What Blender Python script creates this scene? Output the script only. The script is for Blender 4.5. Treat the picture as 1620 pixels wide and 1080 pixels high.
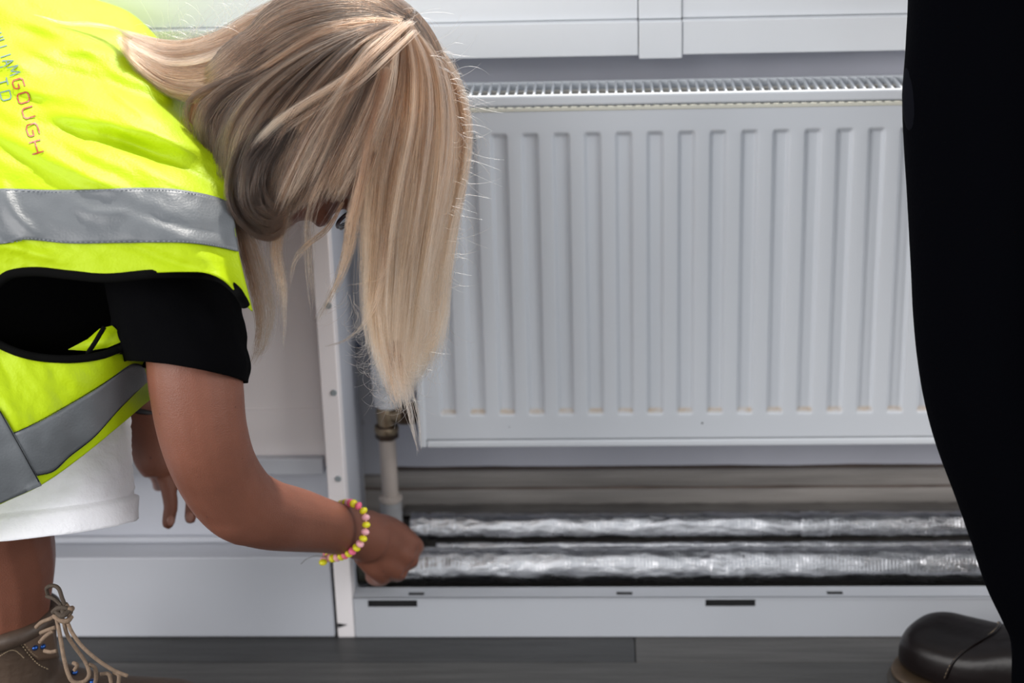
import bpy, bmesh, math, random
import numpy as np
from mathutils import Vector, Matrix
from mathutils.bvhtree import BVHTree
from mathutils import noise as mnoise

for o in list(bpy.data.objects): bpy.data.objects.remove(o)
scene = bpy.context.scene
col = scene.collection
rnd = random.Random(7)
R = math.radians

# ---------------------------------------------------------------- camera
FPX = 2770.0
PITCH, YAW, ROLL = R(20.0), R(3.3), R(1.7)
CAM = Vector((0.105, -1.933, 1.003))
FW = Vector((-math.sin(YAW) * math.cos(PITCH), math.cos(YAW) * math.cos(PITCH), -math.sin(PITCH)))
R0 = Vector((math.cos(YAW), math.sin(YAW), 0))
U0 = R0.cross(FW)
RT = R0 * math.cos(ROLL) - U0 * math.sin(ROLL)
UP = U0 * math.cos(ROLL) + R0 * math.sin(ROLL)
cd = bpy.data.cameras.new('camera')
cam = bpy.data.objects.new('camera', cd); col.objects.link(cam)
m3 = Matrix((RT, UP, -FW)).transposed()
cam.matrix_world = Matrix.Translation(CAM) @ m3.to_4x4()
cd.sensor_width = 36.0
cd.lens = 36.0 * FPX / 1620.0
cd.clip_start = 0.05
cd.dof.use_dof = True
cd.dof.focus_distance = 1.62
cd.dof.aperture_fstop = 4.0
scene.camera = cam

# ---------------------------------------------------------------- light
w = bpy.data.worlds.new('world'); scene.world = w; w.use_nodes = True
bg = w.node_tree.nodes['Background']
bg.inputs[0].default_value = (0.93, 0.96, 1.0, 1); bg.inputs[1].default_value = 0.80
sun = bpy.data.lights.new('sun', 'SUN'); sun.energy = 5.0; sun.angle = R(2.5); sun.color = (1.0, 0.95, 0.88)
so = bpy.data.objects.new('sun', sun); col.objects.link(so)
so.rotation_euler = Vector((-0.12, -0.50, -0.85)).to_track_quat('-Z', 'Y').to_euler()
def area(name, loc, target, sx, sy, power, color):
    l = bpy.data.lights.new(name, 'AREA'); l.shape = 'RECTANGLE'; l.size = sx; l.size_y = sy; l.energy = power; l.color = color
    o = bpy.data.objects.new(name, l); col.objects.link(o); o.location = loc
    o.rotation_euler = (Vector(target) - Vector(loc)).to_track_quat('-Z', 'Y').to_euler()
    return o
area('window_light', (0.3, 1.1, 2.1), (0, -0.4, 0.4), 2.4, 1.4, 22, (0.86, 0.93, 1.0))
area('room_fill_light', (-1.7, -2.7, 2.0), (0.2, 0, 0.4), 1.8, 1.2, 30, (1.0, 0.97, 0.95))  # added soft fill from the camera side, stands in for general room light
area('right_fill_light', (2.3, -1.35, 1.35), (-0.35, -0.15, 0.35), 1.3, 1.2, 26, (1.0, 0.98, 0.96))  # added fill to brighten the panel behind the woman; no window known there
area('left_fill_light', (-2.1, -1.6, 0.9), (-0.2, -0.2, 0.35), 1.4, 1.4, 42, (1.0, 0.97, 0.95))  # unseen fill added on the left to lift casing panels and shorts
scene.view_settings.view_transform = 'Standard'
scene.view_settings.look = 'None'
scene.view_settings.exposure = 0.0
scene.view_settings.gamma = 1.0
scene.view_settings.use_curve_mapping = False

# ---------------------------------------------------------------- helpers
def ray(px, py):
    return FW + RT * ((px - 810.0) / FPX) + UP * ((540.0 - py) / FPX)
def W(px, py, d): return CAM + ray(px, py) * d                       # d = distance along the view axis
def P(px, py, Y):
    r = ray(px, py); return CAM + r * ((Y - CAM.y) / r.y)
def PZ(px, py, z):
    r = ray(px, py); return CAM + r * ((z - CAM.z) / r.z)

MATS = {}
def mat(name, color, rough=0.5, metal=0.0, spec=0.5, bump=0.0, bscale=40.0, var=0.0, vscale=8.0, sheen=0.0, coat=0.0, stretch=None, sss=0.0):
    if name in MATS: return MATS[name]
    m = bpy.data.materials.new(name); m.use_nodes = True
    nt = m.node_tree; b = nt.nodes['Principled BSDF']
    b.inputs['Base Color'].default_value = (*color, 1)
    b.inputs['Roughness'].default_value = rough; b.inputs['Metallic'].default_value = metal
    b.inputs['Specular IOR Level'].default_value = spec
    if sheen: b.inputs['Sheen Weight'].default_value = sheen
    if coat: b.inputs['Coat Weight'].default_value = coat
    if sss:
        b.inputs['Subsurface Weight'].default_value = sss
        b.inputs['Subsurface Radius'].default_value = (0.012, 0.004, 0.002)
        b.inputs['Subsurface Scale'].default_value = 0.6
    tc = nt.nodes.new('ShaderNodeTexCoord')
    src = tc.outputs['Object']
    if stretch:
        mp = nt.nodes.new('ShaderNodeMapping'); mp.inputs['Scale'].default_value = stretch
        nt.links.new(src, mp.inputs['Vector']); src = mp.outputs['Vector']
    if var:
        n = nt.nodes.new('ShaderNodeTexNoise'); n.inputs['Scale'].default_value = vscale; n.inputs['Detail'].default_value = 6
        nt.links.new(src, n.inputs['Vector'])
        r = nt.nodes.new('ShaderNodeValToRGB')
        r.color_ramp.elements[0].position = 0.3; r.color_ramp.elements[1].position = 0.7
        r.color_ramp.elements[0].color = (*[c * (1 - var) for c in color], 1)
        r.color_ramp.elements[1].color = (*[min(1, c * (1 + var)) for c in color], 1)
        nt.links.new(n.outputs['Fac'], r.inputs['Fac']); nt.links.new(r.outputs['Color'], b.inputs['Base Color'])
    if bump:
        n = nt.nodes.new('ShaderNodeTexNoise'); n.inputs['Scale'].default_value = bscale; n.inputs['Detail'].default_value = 5
        nt.links.new(src, n.inputs['Vector'])
        bp = nt.nodes.new('ShaderNodeBump'); bp.inputs['Strength'].default_value = min(1, bump); bp.inputs['Distance'].default_value = 0.002
        nt.links.new(n.outputs['Fac'], bp.inputs['Height']); nt.links.new(bp.outputs['Normal'], b.inputs['Normal'])
    MATS[name] = m
    return m

def link(name, me, m=None, parent=None, smooth=True):
    o = bpy.data.objects.new(name, me); col.objects.link(o)
    if m is not None and not me.materials: me.materials.append(m)
    if smooth: me.polygons.foreach_set('use_smooth', [True] * len(me.polygons))
    if parent is not None: put(o, parent)
    return o
def put(o, parent):
    o.parent = parent
    o.matrix_parent_inverse = Matrix.Translation(-parent.location) if parent.type == 'EMPTY' else Matrix.Identity(4)
def tag(o, label=None, cat=None, group=None, kind=None):
    if label: o['label'] = label
    if cat: o['category'] = cat
    if group: o['group'] = group
    if kind: o['kind'] = kind
    return o
def thing(name, loc, label, cat, group=None):
    o = bpy.data.objects.new(name, None); col.objects.link(o); o.location = loc; o.empty_display_size = 0.05
    return tag(o, label, cat, group)
def mesh(name, verts, faces):
    me = bpy.data.meshes.new(name); me.from_pydata([tuple(v) for v in verts], [], faces); me.update()
    return me
def bevel(o, width=0.002, seg=2, angle=40):
    md = o.modifiers.new('bevel', 'BEVEL'); md.width = width; md.segments = seg; md.limit_method = 'ANGLE'; md.angle_limit = R(angle)
    return o
def solid(o, t=0.002, offset=-1):
    md = o.modifiers.new('solid', 'SOLIDIFY'); md.thickness = t; md.offset = offset
    return o
def box_data(x0, x1, y0, y1, z0, z1):
    v = [(x, y, z) for z in (z0, z1) for y in (y0, y1) for x in (x0, x1)]
    f = [(0, 2, 3, 1), (4, 5, 7, 6), (0, 1, 5, 4), (2, 6, 7, 3), (0, 4, 6, 2), (1, 3, 7, 5)]
    return v, f
def box(name, x0, x1, y0, y1, z0, z1, m, parent=None, bw=0.0015):
    v, f = box_data(x0, x1, y0, y1, z0, z1)
    o = link(name, mesh(name, v, f), m, parent, smooth=False)
    if bw: bevel(o, bw)
    return o
def catmull(pts, n):
    pts = [np.array(p, float) for p in pts]
    if len(pts) == 2: pts = [pts[0], (pts[0] + pts[1]) / 2, pts[1]]
    P_ = [2 * pts[0] - pts[1]] + pts + [2 * pts[-1] - pts[-2]]
    out = []
    k = len(pts) - 1
    for i in range(n):
        t = i / (n - 1) * k; s = min(int(t), k - 1); u = t - s
        a, b, c, d = P_[s:s + 4]
        out.append(0.5 * ((2 * b) + (c - a) * u + (2 * a - 5 * b + 4 * c - d) * u * u + (3 * b - a - 3 * c + d) * u ** 3))
    return out
def frames(path):
    path = [Vector(p) for p in path]; n = len(path)
    T = [(path[min(i + 1, n - 1)] - path[max(i - 1, 0)]).normalized() for i in range(n)]
    a = Vector((0, 0, 1)) if abs(T[0].z) < 0.9 else Vector((1, 0, 0))
    N = (a - T[0] * a.dot(T[0])).normalized(); out = []
    for i in range(n):
        N = (N - T[i] * N.dot(T[i])).normalized()
        out.append((path[i], T[i], N, T[i].cross(N)))
    return out
def tube_data(path, radii, seg=12, cap=True, ref=None, ratio=1.0):
    """radii: scalar or list; ref: direction of the second (ratio) axis"""
    fr = frames(path); n = len(fr); v = []; f = []
    for i, (p, t, a, b) in enumerate(fr):
        r = radii[i] if hasattr(radii, '__len__') else radii
        q = ratio[i] if hasattr(ratio, '__len__') else ratio
        if ref is not None:
            b = (Vector(ref) - t * Vector(ref).dot(t)).normalized(); a = b.cross(t)
        for k in range(seg):
            th = 2 * math.pi * k / seg
            v.append(p + a * (r * math.cos(th)) + b * (r * q * math.sin(th)))
    for i in range(n - 1):
        for k in range(seg):
            k2 = (k + 1) % seg
            f.append((i * seg + k, i * seg + k2, (i + 1) * seg + k2, (i + 1) * seg + k))
    if cap:
        f.append(tuple(reversed(range(seg)))); f.append(tuple(range((n - 1) * seg, n * seg)))
    return v, f
def tube(name, path, radii, m, parent=None, seg=12, cap=True, ref=None, ratio=1.0):
    v, f = tube_data(path, radii, seg, cap, ref, ratio)
    return link(name, mesh(name, v, f), m, parent)
def ptube(pts, nseg=6, k=24, **kw):
    """pts: (px,py,d,r_px) -> smooth tapered tube data"""
    c = catmull(pts, k)
    path = [W(p[0], p[1], p[2]) for p in c]; rad = [max(0.0005, p[3] * p[2] / FPX) for p in c]
    return tube_data(path, rad, seg=20, **kw)
def ball_data(c, rx, ry, rz, ax=None, seg=24, rings=14):
    c = Vector(c); X, Y, Z = ax if ax else (Vector((1, 0, 0)), Vector((0, 1, 0)), Vector((0, 0, 1)))
    v = [c + Z * rz]; f = []
    for i in range(1, rings):
        ph = math.pi * i / rings
        for k in range(seg):
            th = 2 * math.pi * k / seg
            v.append(c + X * (rx * math.sin(ph) * math.cos(th)) + Y * (ry * math.sin(ph) * math.sin(th)) + Z * (rz * math.cos(ph)))
    v.append(c - Z * rz)
    for k in range(seg):
        f.append((0, 1 + k, 1 + (k + 1) % seg))
        b = 1 + (rings - 2) * seg
        f.append((len(v) - 1, b + (k + 1) % seg, b + k))
    for i in range(rings - 2):
        for k in range(seg):
            a = 1 + i * seg; k2 = (k + 1) % seg
            f.append((a + k, a + seg + k, a + seg + k2, a + k2))
    return v, f
def join(datas):
    V = []; F = []
    for v, f in datas:
        o = len(V); V += list(v); F += [tuple(i + o for i in q) for q in f]
    return V, F
def remeshed(name, datas, voxel, smooth_it, m, parent=None):
    V, F = join(datas)
    me = mesh('tmp', V, F)
    bm = bmesh.new(); bm.from_mesh(me); bmesh.ops.recalc_face_normals(bm, faces=bm.faces); bm.to_mesh(me); bm.free()
    o = bpy.data.objects.new('tmp', me); col.objects.link(o)
    r = o.modifiers.new('r', 'REMESH'); r.mode = 'VOXEL'; r.voxel_size = voxel
    if smooth_it:
        s = o.modifiers.new('s', 'SMOOTH'); s.factor = 0.5; s.iterations = smooth_it
    dg = bpy.context.evaluated_depsgraph_get()
    me2 = bpy.data.meshes.new_from_object(o.evaluated_get(dg))
    bpy.data.objects.remove(o)
    me2.name = name
    return link(name, me2, m, parent)
def lathe(name, prof, axis_o, axis_d, m, parent=None, seg=28):
    """prof: (t along axis, r)"""
    d = Vector(axis_d).normalized(); o_ = Vector(axis_o)
    return tube(name, [o_ + d * (t + 1e-5 * i) for i, (t, r) in enumerate(prof)], [r for t, r in prof], m, parent, seg=seg) if False else _lathe(name, prof, o_, d, m, parent, seg)
def _lathe(name, prof, o_, d, m, parent, seg):
    a = Vector((0, 0, 1)) if abs(d.z) < 0.9 else Vector((1, 0, 0))
    N = (a - d * a.dot(d)).normalized(); B = d.cross(N); v = []; f = []
    for t, r in prof:
        for k in range(seg):
            th = 2 * math.pi * k / seg
            v.append(o_ + d * t + N * (r * math.cos(th)) + B * (r * math.sin(th)))
    n = len(prof)
    for i in range(n - 1):
        for k in range(seg):
            k2 = (k + 1) % seg; f.append((i * seg + k, i * seg + k2, (i + 1) * seg + k2, (i + 1) * seg + k))
    f.append(tuple(reversed(range(seg)))); f.append(tuple(range((n - 1) * seg, n * seg)))
    o = link(name, mesh(name, v, f), m, parent)
    md = o.modifiers.new('edge', 'EDGE_SPLIT'); md.split_angle = R(40)
    return o
def patch_pts(net, nu, nv):
    """bicubic surface through a control net of (px,py,d); returns nv rows of nu world points"""
    rows = [catmull(r, nu) for r in net]
    out = [[None] * nu for _ in range(nv)]
    for j in range(nu):
        c = catmull([rows[i][j] for i in range(len(net))], nv)
        for i in range(nv): out[i][j] = c[i]
    return out
def grid_faces(nu, nv):
    return [(i * nu + j, i * nu + j + 1, (i + 1) * nu + j + 1, (i + 1) * nu + j) for i in range(nv - 1) for j in range(nu - 1)]
def fbm(x, y, z=0.0, o=3):
    return mnoise.fractal(Vector((x, y, z)), 1.0, 2.0, o)

# ---------------------------------------------------------------- materials
white_wall = mat('white_paint', (0.60, 0.62, 0.65), 0.55, bump=0.12, bscale=120, var=0.04, vscale=5)
grey_wall = mat('grey_plaster', (0.52, 0.53, 0.60), 0.7, bump=0.25, bscale=60, var=0.07, vscale=6)
sill_white = mat('white_upvc', (0.76, 0.78, 0.81), 0.35, var=0.02)
panel_white = mat('satin_white_panel', (0.54, 0.56, 0.61), 0.4, var=0.02, vscale=3)
panel_grey = mat('pale_grey_panel', (0.56, 0.58, 0.64), 0.45, var=0.03, vscale=3)
post_white = mat('white_post', (0.93, 0.89, 0.90), 0.45, var=0.02)
dark_gap = mat('dark_void', (0.006, 0.006, 0.007), 0.8)
screw_grey = mat('screw_cap_grey', (0.30, 0.34, 0.36), 0.5)
screw_blue = mat('dark_screw', (0.10, 0.12, 0.18), 0.4, 0.6)
skirt_m = mat('old_skirting', (0.27, 0.25, 0.235), 0.55, bump=0.3, bscale=30, var=0.25, vscale=5, stretch=(1, 6, 12))
brown_m = mat('brown_stain', (0.055, 0.036, 0.028), 0.8, var=0.5, vscale=9)
brass = mat('tarnished_brass', (0.30, 0.235, 0.16), 0.33, 0.85, bump=0.25, bscale=90, var=0.3, vscale=50)
dark_brass = mat('dark_brass', (0.085, 0.06, 0.045), 0.4, 0.8, var=0.3, vscale=50)
pipe_m = mat('cream_painted_pipe', (0.46, 0.40, 0.36), 0.4, bump=0.1, var=0.12, vscale=20)
valve_white = mat('white_valve_plastic', (0.72, 0.73, 0.75), 0.35)

# ---------------------------------------------------------------- floor
XL, XR = -1.55, 1.5
floor_base = box('floor', XL, XR, -2.6, 0.10, -0.04, -0.0045, mat('subfloor', (0.05, 0.05, 0.05), 0.9), None, 0)
floor_base['kind'] = 'structure'
def plank_mat(i, c):
    m = mat('vinyl_plank_%d' % i, c, 0.42, bump=0.3, bscale=30, var=0.22, vscale=5, stretch=(1.5, 22, 22), spec=0.35)
    return m
pm = [plank_mat(i, c) for i, c in enumerate([(0.050, 0.050, 0.051), (0.064, 0.063, 0.062), (0.078, 0.076, 0.074), (0.092, 0.089, 0.086)])]
yl = -0.171; rows = [(-0.170, -0.2235)]
y = -0.2235
rows = [(0.095, -0.028), (-0.028, -0.1265), (-0.1265, -0.2250)]
while y > -2.5: rows.append((y - 0.0015 if rows[-1][1] == -0.2250 else rows[-1][1], rows[-1][1] - 0.0985)); y = rows[-1][1]
xj = PZ(1005, 1030, 0).x
for ri, (ya, yb) in enumerate(rows):
    ya = rows[ri - 1][1] if ri else ya
    cuts = [XL, xj - 1.0 + 0.0, xj, XR] if ri == 2 else sorted([XL, XL + 0.35 + ((ri * 0.43) % 0.8), XL + 1.55 + ((ri * 0.43) % 0.8), XR])
    for ci in range(len(cuts) - 1):
        mi = (1, 0, 3)[ci] if ri == 2 else ((2, 2, 2)[ci] if ri == 3 else (ri * 2 + ci) % 4)
        b = box('plank', cuts[ci] + 0.0006, cuts[ci + 1] - 0.0006, yb + 0.0006, ya - 0.0006, -0.0045, 0.0, pm[mi], floor_base, 0.0007)

# ---------------------------------------------------------------- back wall, skirting, sill
zt = max(P(0, 0, -0.03).z, P(1620, 0, -0.03).z) + 0.003
wb = box('wall_back', XL, XR, 0.0, 0.10, -0.0045, zt, grey_wall, None, 0); wb['kind'] = 'structure'
# skirting: moulded profile extruded along X
def zat(py, Y, px=900): return P(px, py, Y).z
z_sk = zat(748, -0.005)
prof = [(0.0, z_sk + 0.004), (-0.006, z_sk + 0.003), (-0.010, z_sk - 0.002), (-0.010, z_sk - 0.009), (-0.014, z_sk - 0.012), (-0.018, z_sk - 0.018),
        (-0.0185, z_sk - 0.045), (-0.022, z_sk - 0.050), (-0.022, 0.0), (0.0, 0.0)]
xs0 = P(549, 800, 0).x
def extrude_prof(name, prof, x0, x1, m, parent=None, nx=1):
    v = []; f = []; n = len(prof)
    for i in range(nx + 1):
        x = x0 + (x1 - x0) * i / nx
        v += [(x, p[0], p[1]) for p in prof]
    for i in range(nx):
        for k in range(n):
            k2 = (k + 1) % n; f.append((i * n + k, i * n + k2, (i + 1) * n + k2, (i + 1) * n + k))
    f.append(tuple(range(n))); f.append(tuple(reversed(range(nx * n, nx * n + n))))
    me = mesh(name, v, f)
    bm = bmesh.new(); bm.from_mesh(me); bmesh.ops.recalc_face_normals(bm, faces=bm.faces); bm.to_mesh(me); bm.free()
    return link(name, me, m, parent, smooth=False)
bb = extrude_prof('baseboard_back', prof, XL, XR, skirt_m); bb['kind'] = 'structure'
def grime(name, z0, z1, Y, seed, m=brown_m, x0=None, x1=XR, parent=bb, th=0.0015):
    # thin uneven line of old paint and dirt along the moulding
    x0 = xs0 if x0 is None else x0
    n = 160; v = []
    for i in range(n):
        x = x0 + (x1 - x0) * i / (n - 1)
        a = 0.5 + 0.5 * fbm(x * 9, seed); fade = 1.0 + 1.3 * math.exp(-(x - x0) / 0.05)
        v += [(x, Y, z0 - 0.002 * a * fade), (x, Y, z1 + 0.002 * (0.5 + 0.5 * fbm(x * 11, seed + 5)) * fade)]
    f = [(2 * i, 2 * i + 2, 2 * i + 3, 2 * i + 1) for i in range(n - 1)]
    o = link(name, mesh(name, v, f), m, parent, smooth=False); solid(o, th); return o
grime('dirt_line', z_sk + 0.004, z_sk + 0.006, -0.0012, 3)
grime('dirt_line', z_sk - 0.0138, z_sk - 0.0130, -0.0190, 9, mat('faint_stain', (0.13, 0.10, 0.085), 0.8, var=0.5))
grime('dirt_line', z_sk - 0.051, z_sk - 0.047, -0.0225, 17)

YS = -0.045
def trim(name, px0, py0, px1, py1, Y, depth, m):
    a = P(px0, py0, Y); b = P(px1, py1, Y)
    return a, b
# window board with fascia: lower strip and board above it, split by a joint cover
z_lo = (P(850, 93, YS).z + P(1300, 80, YS).z) / 2; z_mid = (P(850, 38, YS).z + P(1300, 26, YS).z) / 2
jx0, jx1 = P(1010, 60, YS).x, P(1080, 60, YS).x
n = 1
for (a, b) in ((XL, jx0), (jx1, XR)):
    o = box('trim_%d' % n, a, b - 0.0004, YS, 0.0, z_lo, z_mid - 0.0006, sill_white, None, 0.001); o['kind'] = 'structure'; n += 1
    o = box('trim_%d' % n, a, b - 0.0004, YS + 0.014, 0.0, z_mid, zt, sill_white, None, 0.001); o['kind'] = 'structure'; n += 1
o = box('trim_%d' % n, jx0 + 0.0006, jx1 - 0.0006, YS - 0.002, 0.0, z_lo - 0.0035, z_mid - 0.0008, sill_white, None, 0.001); o['kind'] = 'structure'; n += 1
o = box('trim_%d' % n, jx0 + 0.0006, jx1 - 0.0006, YS + 0.0115, 0.0, z_mid, zt, sill_white, None, 0.001); o['kind'] = 'structure'; n += 1

# ---------------------------------------------------------------- casing left of the radiator
YF = -0.170
pxl = P(535, 1010, YF).x; pxr = P(562, 1010, YF).x
ztp = z_lo - 0.004
post = thing('casing_post', (pxl, YF, 0), 'white upright casing post with grey screw caps left of the radiator', 'post')
pb = box('upright', pxl, pxr, YF, YF + 0.022, 0.0, ztp, post_white, post, 0.0015)
ret = box('side_return', pxr - 0.012, pxr - 0.0005, YF + 0.022, -0.024, 0.0, ztp, panel_grey, post, 0.001)
for (sx, sy) in ((520, 483), (528, 621), (535, 757), (513, 352)):
    p = P(sx, sy, YF); p.x = max(p.x, pxl + 0.006)
    s = lathe('screw_cap', [(0, 0.0036), (0.001, 0.0036), (0.0016, 0.0030)], (p.x, YF, p.z), (0, -1, 0), screw_grey, post, 16)
nk = P(541, 990, YF - .0015)
v = [(nk.x - 0.005, YF - 0.0006, nk.z + 0.003), (nk.x - 0.005, YF - 0.0006, nk.z - 0.003), (nk.x + 0.006, YF - 0.0006, nk.z + 0.001)]
v += [(a, YF + 0.002, c) for a, b, c in v]
link('notch', mesh('notch', v, [(0, 1, 2), (5, 4, 3), (0, 3, 4, 1), (1, 4, 5, 2), (2, 5, 3, 0)]), dark_gap, post, False)
# inner batten strip with screw
ix0, ix1 = P(556, 600, -0.03).x, P(592, 600, -0.03).x
bt = thing('wall_batten', (ix0, -0.02, z_sk), 'grey upright batten with a dark screw on the wall behind the valve', 'batten')
box('strip', ix0, ix1, -0.020, -0.0005, z_sk + 0.006, ztp, mat('batten_grey', (0.42, 0.43, 0.47), 0.5, var=0.05), bt, 0.0015)
p = P(560, 546, -0.02)
lathe('screw', [(0, 0.0050), (0.0015, 0.0045), (0.003, 0.0026)], (p.x + 0.004, -0.020, p.z), (0, -1, 0), screw_blue, bt, 16)
p = P(568, 668, -0.02)
lathe('screw', [(0, 0.0042), (0.001, 0.0040), (0.0012, 0.003)], (p.x + 0.004, -0.020, p.z), (0, -1, 0), mat('batten_plug', (0.36, 0.36, 0.39), 0.5), bt, 16)

gx = pxl - 0.0035
z880 = zat(882, YF, 300)
low = thing('lower_casing_panel', (-0.8, YF, 0), 'pale grey lower casing panel on the floor left of the post', 'panel')
box('front_board', XL, gx, YF, YF + 0.012, 0.001, z880, panel_white, low, 0.0015)
box('ledge', XL, gx, YF + 0.012, YF + 0.045, z880 - 0.014, z880 - 0.001, panel_white, low, 0.001)
YM = -0.125
z738 = zat(740, YM, 300)
mid = thing('middle_casing_panel', (-0.8, YM, z880), 'recessed grey middle casing panel behind the crouching woman', 'panel')
box('board', XL, gx, YM, YM + 0.012, z880 - 0.0005, z738 + 0.004, panel_grey, mid, 0.001)
box('bead', XL, gx, YM - 0.008, YM, z880 - 0.0005, z880 + 0.007, panel_white, mid, 0.002)
YU = -0.135
z728 = zat(727, YU - 0.012, 300)
upp = thing('upper_casing_panel', (-0.8, YU, z738), 'tall off-white upper casing panel under the window board left of post', 'panel')
box('board', XL, gx, YU, YU + 0.012, z738 + 0.005, ztp, mat('offwhite_panel', (0.92, 0.87, 0.87), 0.5, var=0.025, vscale=3), upp, 0.001)
box('drip_rail', XL, gx - 0.004, YU - 0.012, YU, z738, z728, panel_white, upp, 0.002)
z645 = zat(648, YU, 420)
box('seam_bead', XL, gx, YU - 0.0012, YU, z645, z645 + 0.002, mat('offwhite_panel', (0.6, 0.6, 0.6)), upp, 0.0004)

# bottom casing strip with slots
z_top = P(900, 952, YF).z
strip = thing('casing_base_strip', (0.3, YF, 0), 'white base strip with black slots below the foil pipes', 'panel')
def slotted(name, x0, x1, z0, z1, Y, holes, m, parent, th=0.0016, horizontal=False):
    bm = bmesh.new()
    xs = sorted({x0, x1, *[h[0] for h in holes], *[h[1] for h in holes]}); zs = sorted({z0, z1, *[h[2] for h in holes], *[h[3] for h in holes]})
    V = {}
    def vv(x, z):
        if (x, z) not in V: V[(x, z)] = bm.verts.new((x, z, z_top) if horizontal else (x, Y, z))
        return V[(x, z)]
    for i in range(len(xs) - 1):
        for j in range(len(zs) - 1):
            cx, cz = (xs[i] + xs[i + 1]) / 2, (zs[j] + zs[j + 1]) / 2
            if any(h[0] < cx < h[1] and h[2] < cz < h[3] for h in holes): continue
            bm.faces.new((vv(xs[i], zs[j]), vv(xs[i + 1], zs[j]), vv(xs[i + 1], zs[j + 1]), vv(xs[i], zs[j + 1])))
    me = bpy.data.meshes.new(name); bm.to_mesh(me); bm.free()
    o = link(name, me, m, parent, False); solid(o, th, -1 if not horizontal else -1); return o
holes = []
for (a, b) in ((582, 660), (1116, 1195), (1650, 1728)):
    p0, p1 = P(a, 955, YF), P(b, 955, YF)
    zc = P((a + b) / 2, 955, YF).z
    holes.append((p0.x, p1.x, zc - 0.0037, zc + 0.0037))
zm = sum(h[2] for h in holes[:2]) / 2; holes = [(h[0], h[1], zm, zm + 0.0088) for h in holes]
z_top = max(z_top, zm + 0.0115)
strip_m = mat('strip_white', (0.50, 0.52, 0.56), 0.35, var=0.015)
slotted('front_face', pxr + 0.0006, XR, 0.001, z_top, YF, holes, strip_m, strip)
ybk = P(900, 936, YF + 0.02)
lip_d = 0.026
th_ = []
for px in (658, 988, 1322):
    p = PZ(px, 942, z_top); th_.append((p.x - 0.009, p.x + 0.009, YF + 0.007, YF + 0.0155))
slotted('top_lip', pxr + 0.0006, XR, YF - 0.0016, YF + lip_d, 0, th_, strip_m, strip, horizontal=True)
for h in holes: box('slot_backing', h[0] - 0.002, h[1] + 0.002, YF + 0.003, YF + 0.004, h[2] - 0.002, h[3] + 0.002, dark_gap, strip, 0)
for h in th_: box('slot_backing', h[0] - 0.002, h[1] + 0.002, h[2] - 0.002, h[3] + 0.002, z_top - 0.0022, z_top - 0.0010, dark_gap, strip, 0)

# ---------------------------------------------------------------- radiator
YR = -0.110
zr0 = P(900, 706, YR).z; zr1 = P(900, 151, YR).z
rx0 = P(663, 700, YR).x; rx1 = 0.72
pitch = None
cx = [P(px, 430, YR).x for px in (788 + (803 - 788) * 0.5, 1336 + (1321 - 1336) * .5)]
pitch = (cx[1] - cx[0]) / 11.0
zc1 = P(1085, 207, YR).z; zc0 = P(1085, 655, YR).z
rad_white = None
def rad_material():
    m = bpy.data.materials.new('radiator_enamel'); m.use_nodes = True; nt = m.node_tree; b = nt.nodes['Principled BSDF']
    b.inputs['Roughness'].default_value = 0.38
    a = nt.nodes.new('ShaderNodeAttribute'); a.attribute_name = 'stain'
    tc = nt.nodes.new('ShaderNodeTexCoord'); nz = nt.nodes.new('ShaderNodeTexNoise'); nz.inputs['Scale'].default_value = 90
    nt.links.new(tc.outputs['Object'], nz.inputs['Vector'])
    mu = nt.nodes.new('ShaderNodeMath'); mu.operation = 'MULTIPLY'
    nt.links.new(a.outputs['Fac'], mu.inputs[0]); nt.links.new(nz.outputs['Fac'], mu.inputs[1])
    mx = nt.nodes.new('ShaderNodeMix'); mx.data_type = 'RGBA'
    mx.inputs['A'].default_value = (0.66, 0.69, 0.735, 1); mx.inputs['B'].default_value = (0.50, 0.34, 0.17, 1)
    nt.links.new(mu.outputs[0], mx.inputs['Factor']); nt.links.new(mx.outputs['Result'], b.inputs['Base Color'])
    return m
rad_m = rad_material()
enamel = mat('radiator_trim_enamel', (0.70, 0.73, 0.77), 0.33)
rad = thing('radiator', ((rx0 + rx1) / 2, -0.07, zr0), 'white ribbed panel radiator under the window board', 'radiator')
fx0, fx1, fz0, fz1 = rx0 + 0.008, rx1 - 0.008, zr0 + 0.010, zr1 - 0.016
k0 = math.floor((fx0 - cx[0]) / pitch) + 1
ribs = [cx[0] + pitch * k for k in range(-4, 40) if fx0 + 0.012 < cx[0] + pitch * k < fx1 - 0.012]
def sstep(a, b, x):
    t = max(0, min(1, (x - a) / (b - a))); return t * t * (3 - 2 * t)
xs = set([fx0, fx1])
hwid = 0.0100
for c in ribs:
    for t in np.linspace(-hwid - 0.0005, hwid + 0.0005, 19): xs.add(round(c + t, 6))
xs = sorted(xs)
zs = sorted(set([fz0, fz1] + [round(z, 6) for z in np.linspace(zc0 - 0.004, zc0 + 0.012, 13)] + [round(z, 6) for z in np.linspace(zc1 - 0.012, zc1 + 0.003, 12)] + [round(z, 6) for z in np.linspace(zc0 + 0.02, zc1 - 0.02, 12)]))
v = []; st = []
for z in zs:
    for x in xs:
        c = min(ribs, key=lambda q: abs(q - x)); d = abs(x - c)
        h = 1 - sstep(0.0055, hwid, d)
        e = sstep(zc0 - 0.001, zc0 + 0.005, z) * (1 - sstep(zc1 - 0.006, zc1 + 0.001, z))
        v.append((x, YR + 0.0062 * h * e, z))
        st.append(max(0.0, 1 - abs(z - (zc0 + 0.0035)) / 0.0035) * (1 - sstep(0.006, 0.010, d)) * 1.25)
me = mesh('front_panel', v, grid_faces(len(xs), len(zs)))
at = me.attributes.new('stain', 'FLOAT', 'POINT'); at.data.foreach_set('value', st)
fp = link('front_panel', me, rad_m, rad)
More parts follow.
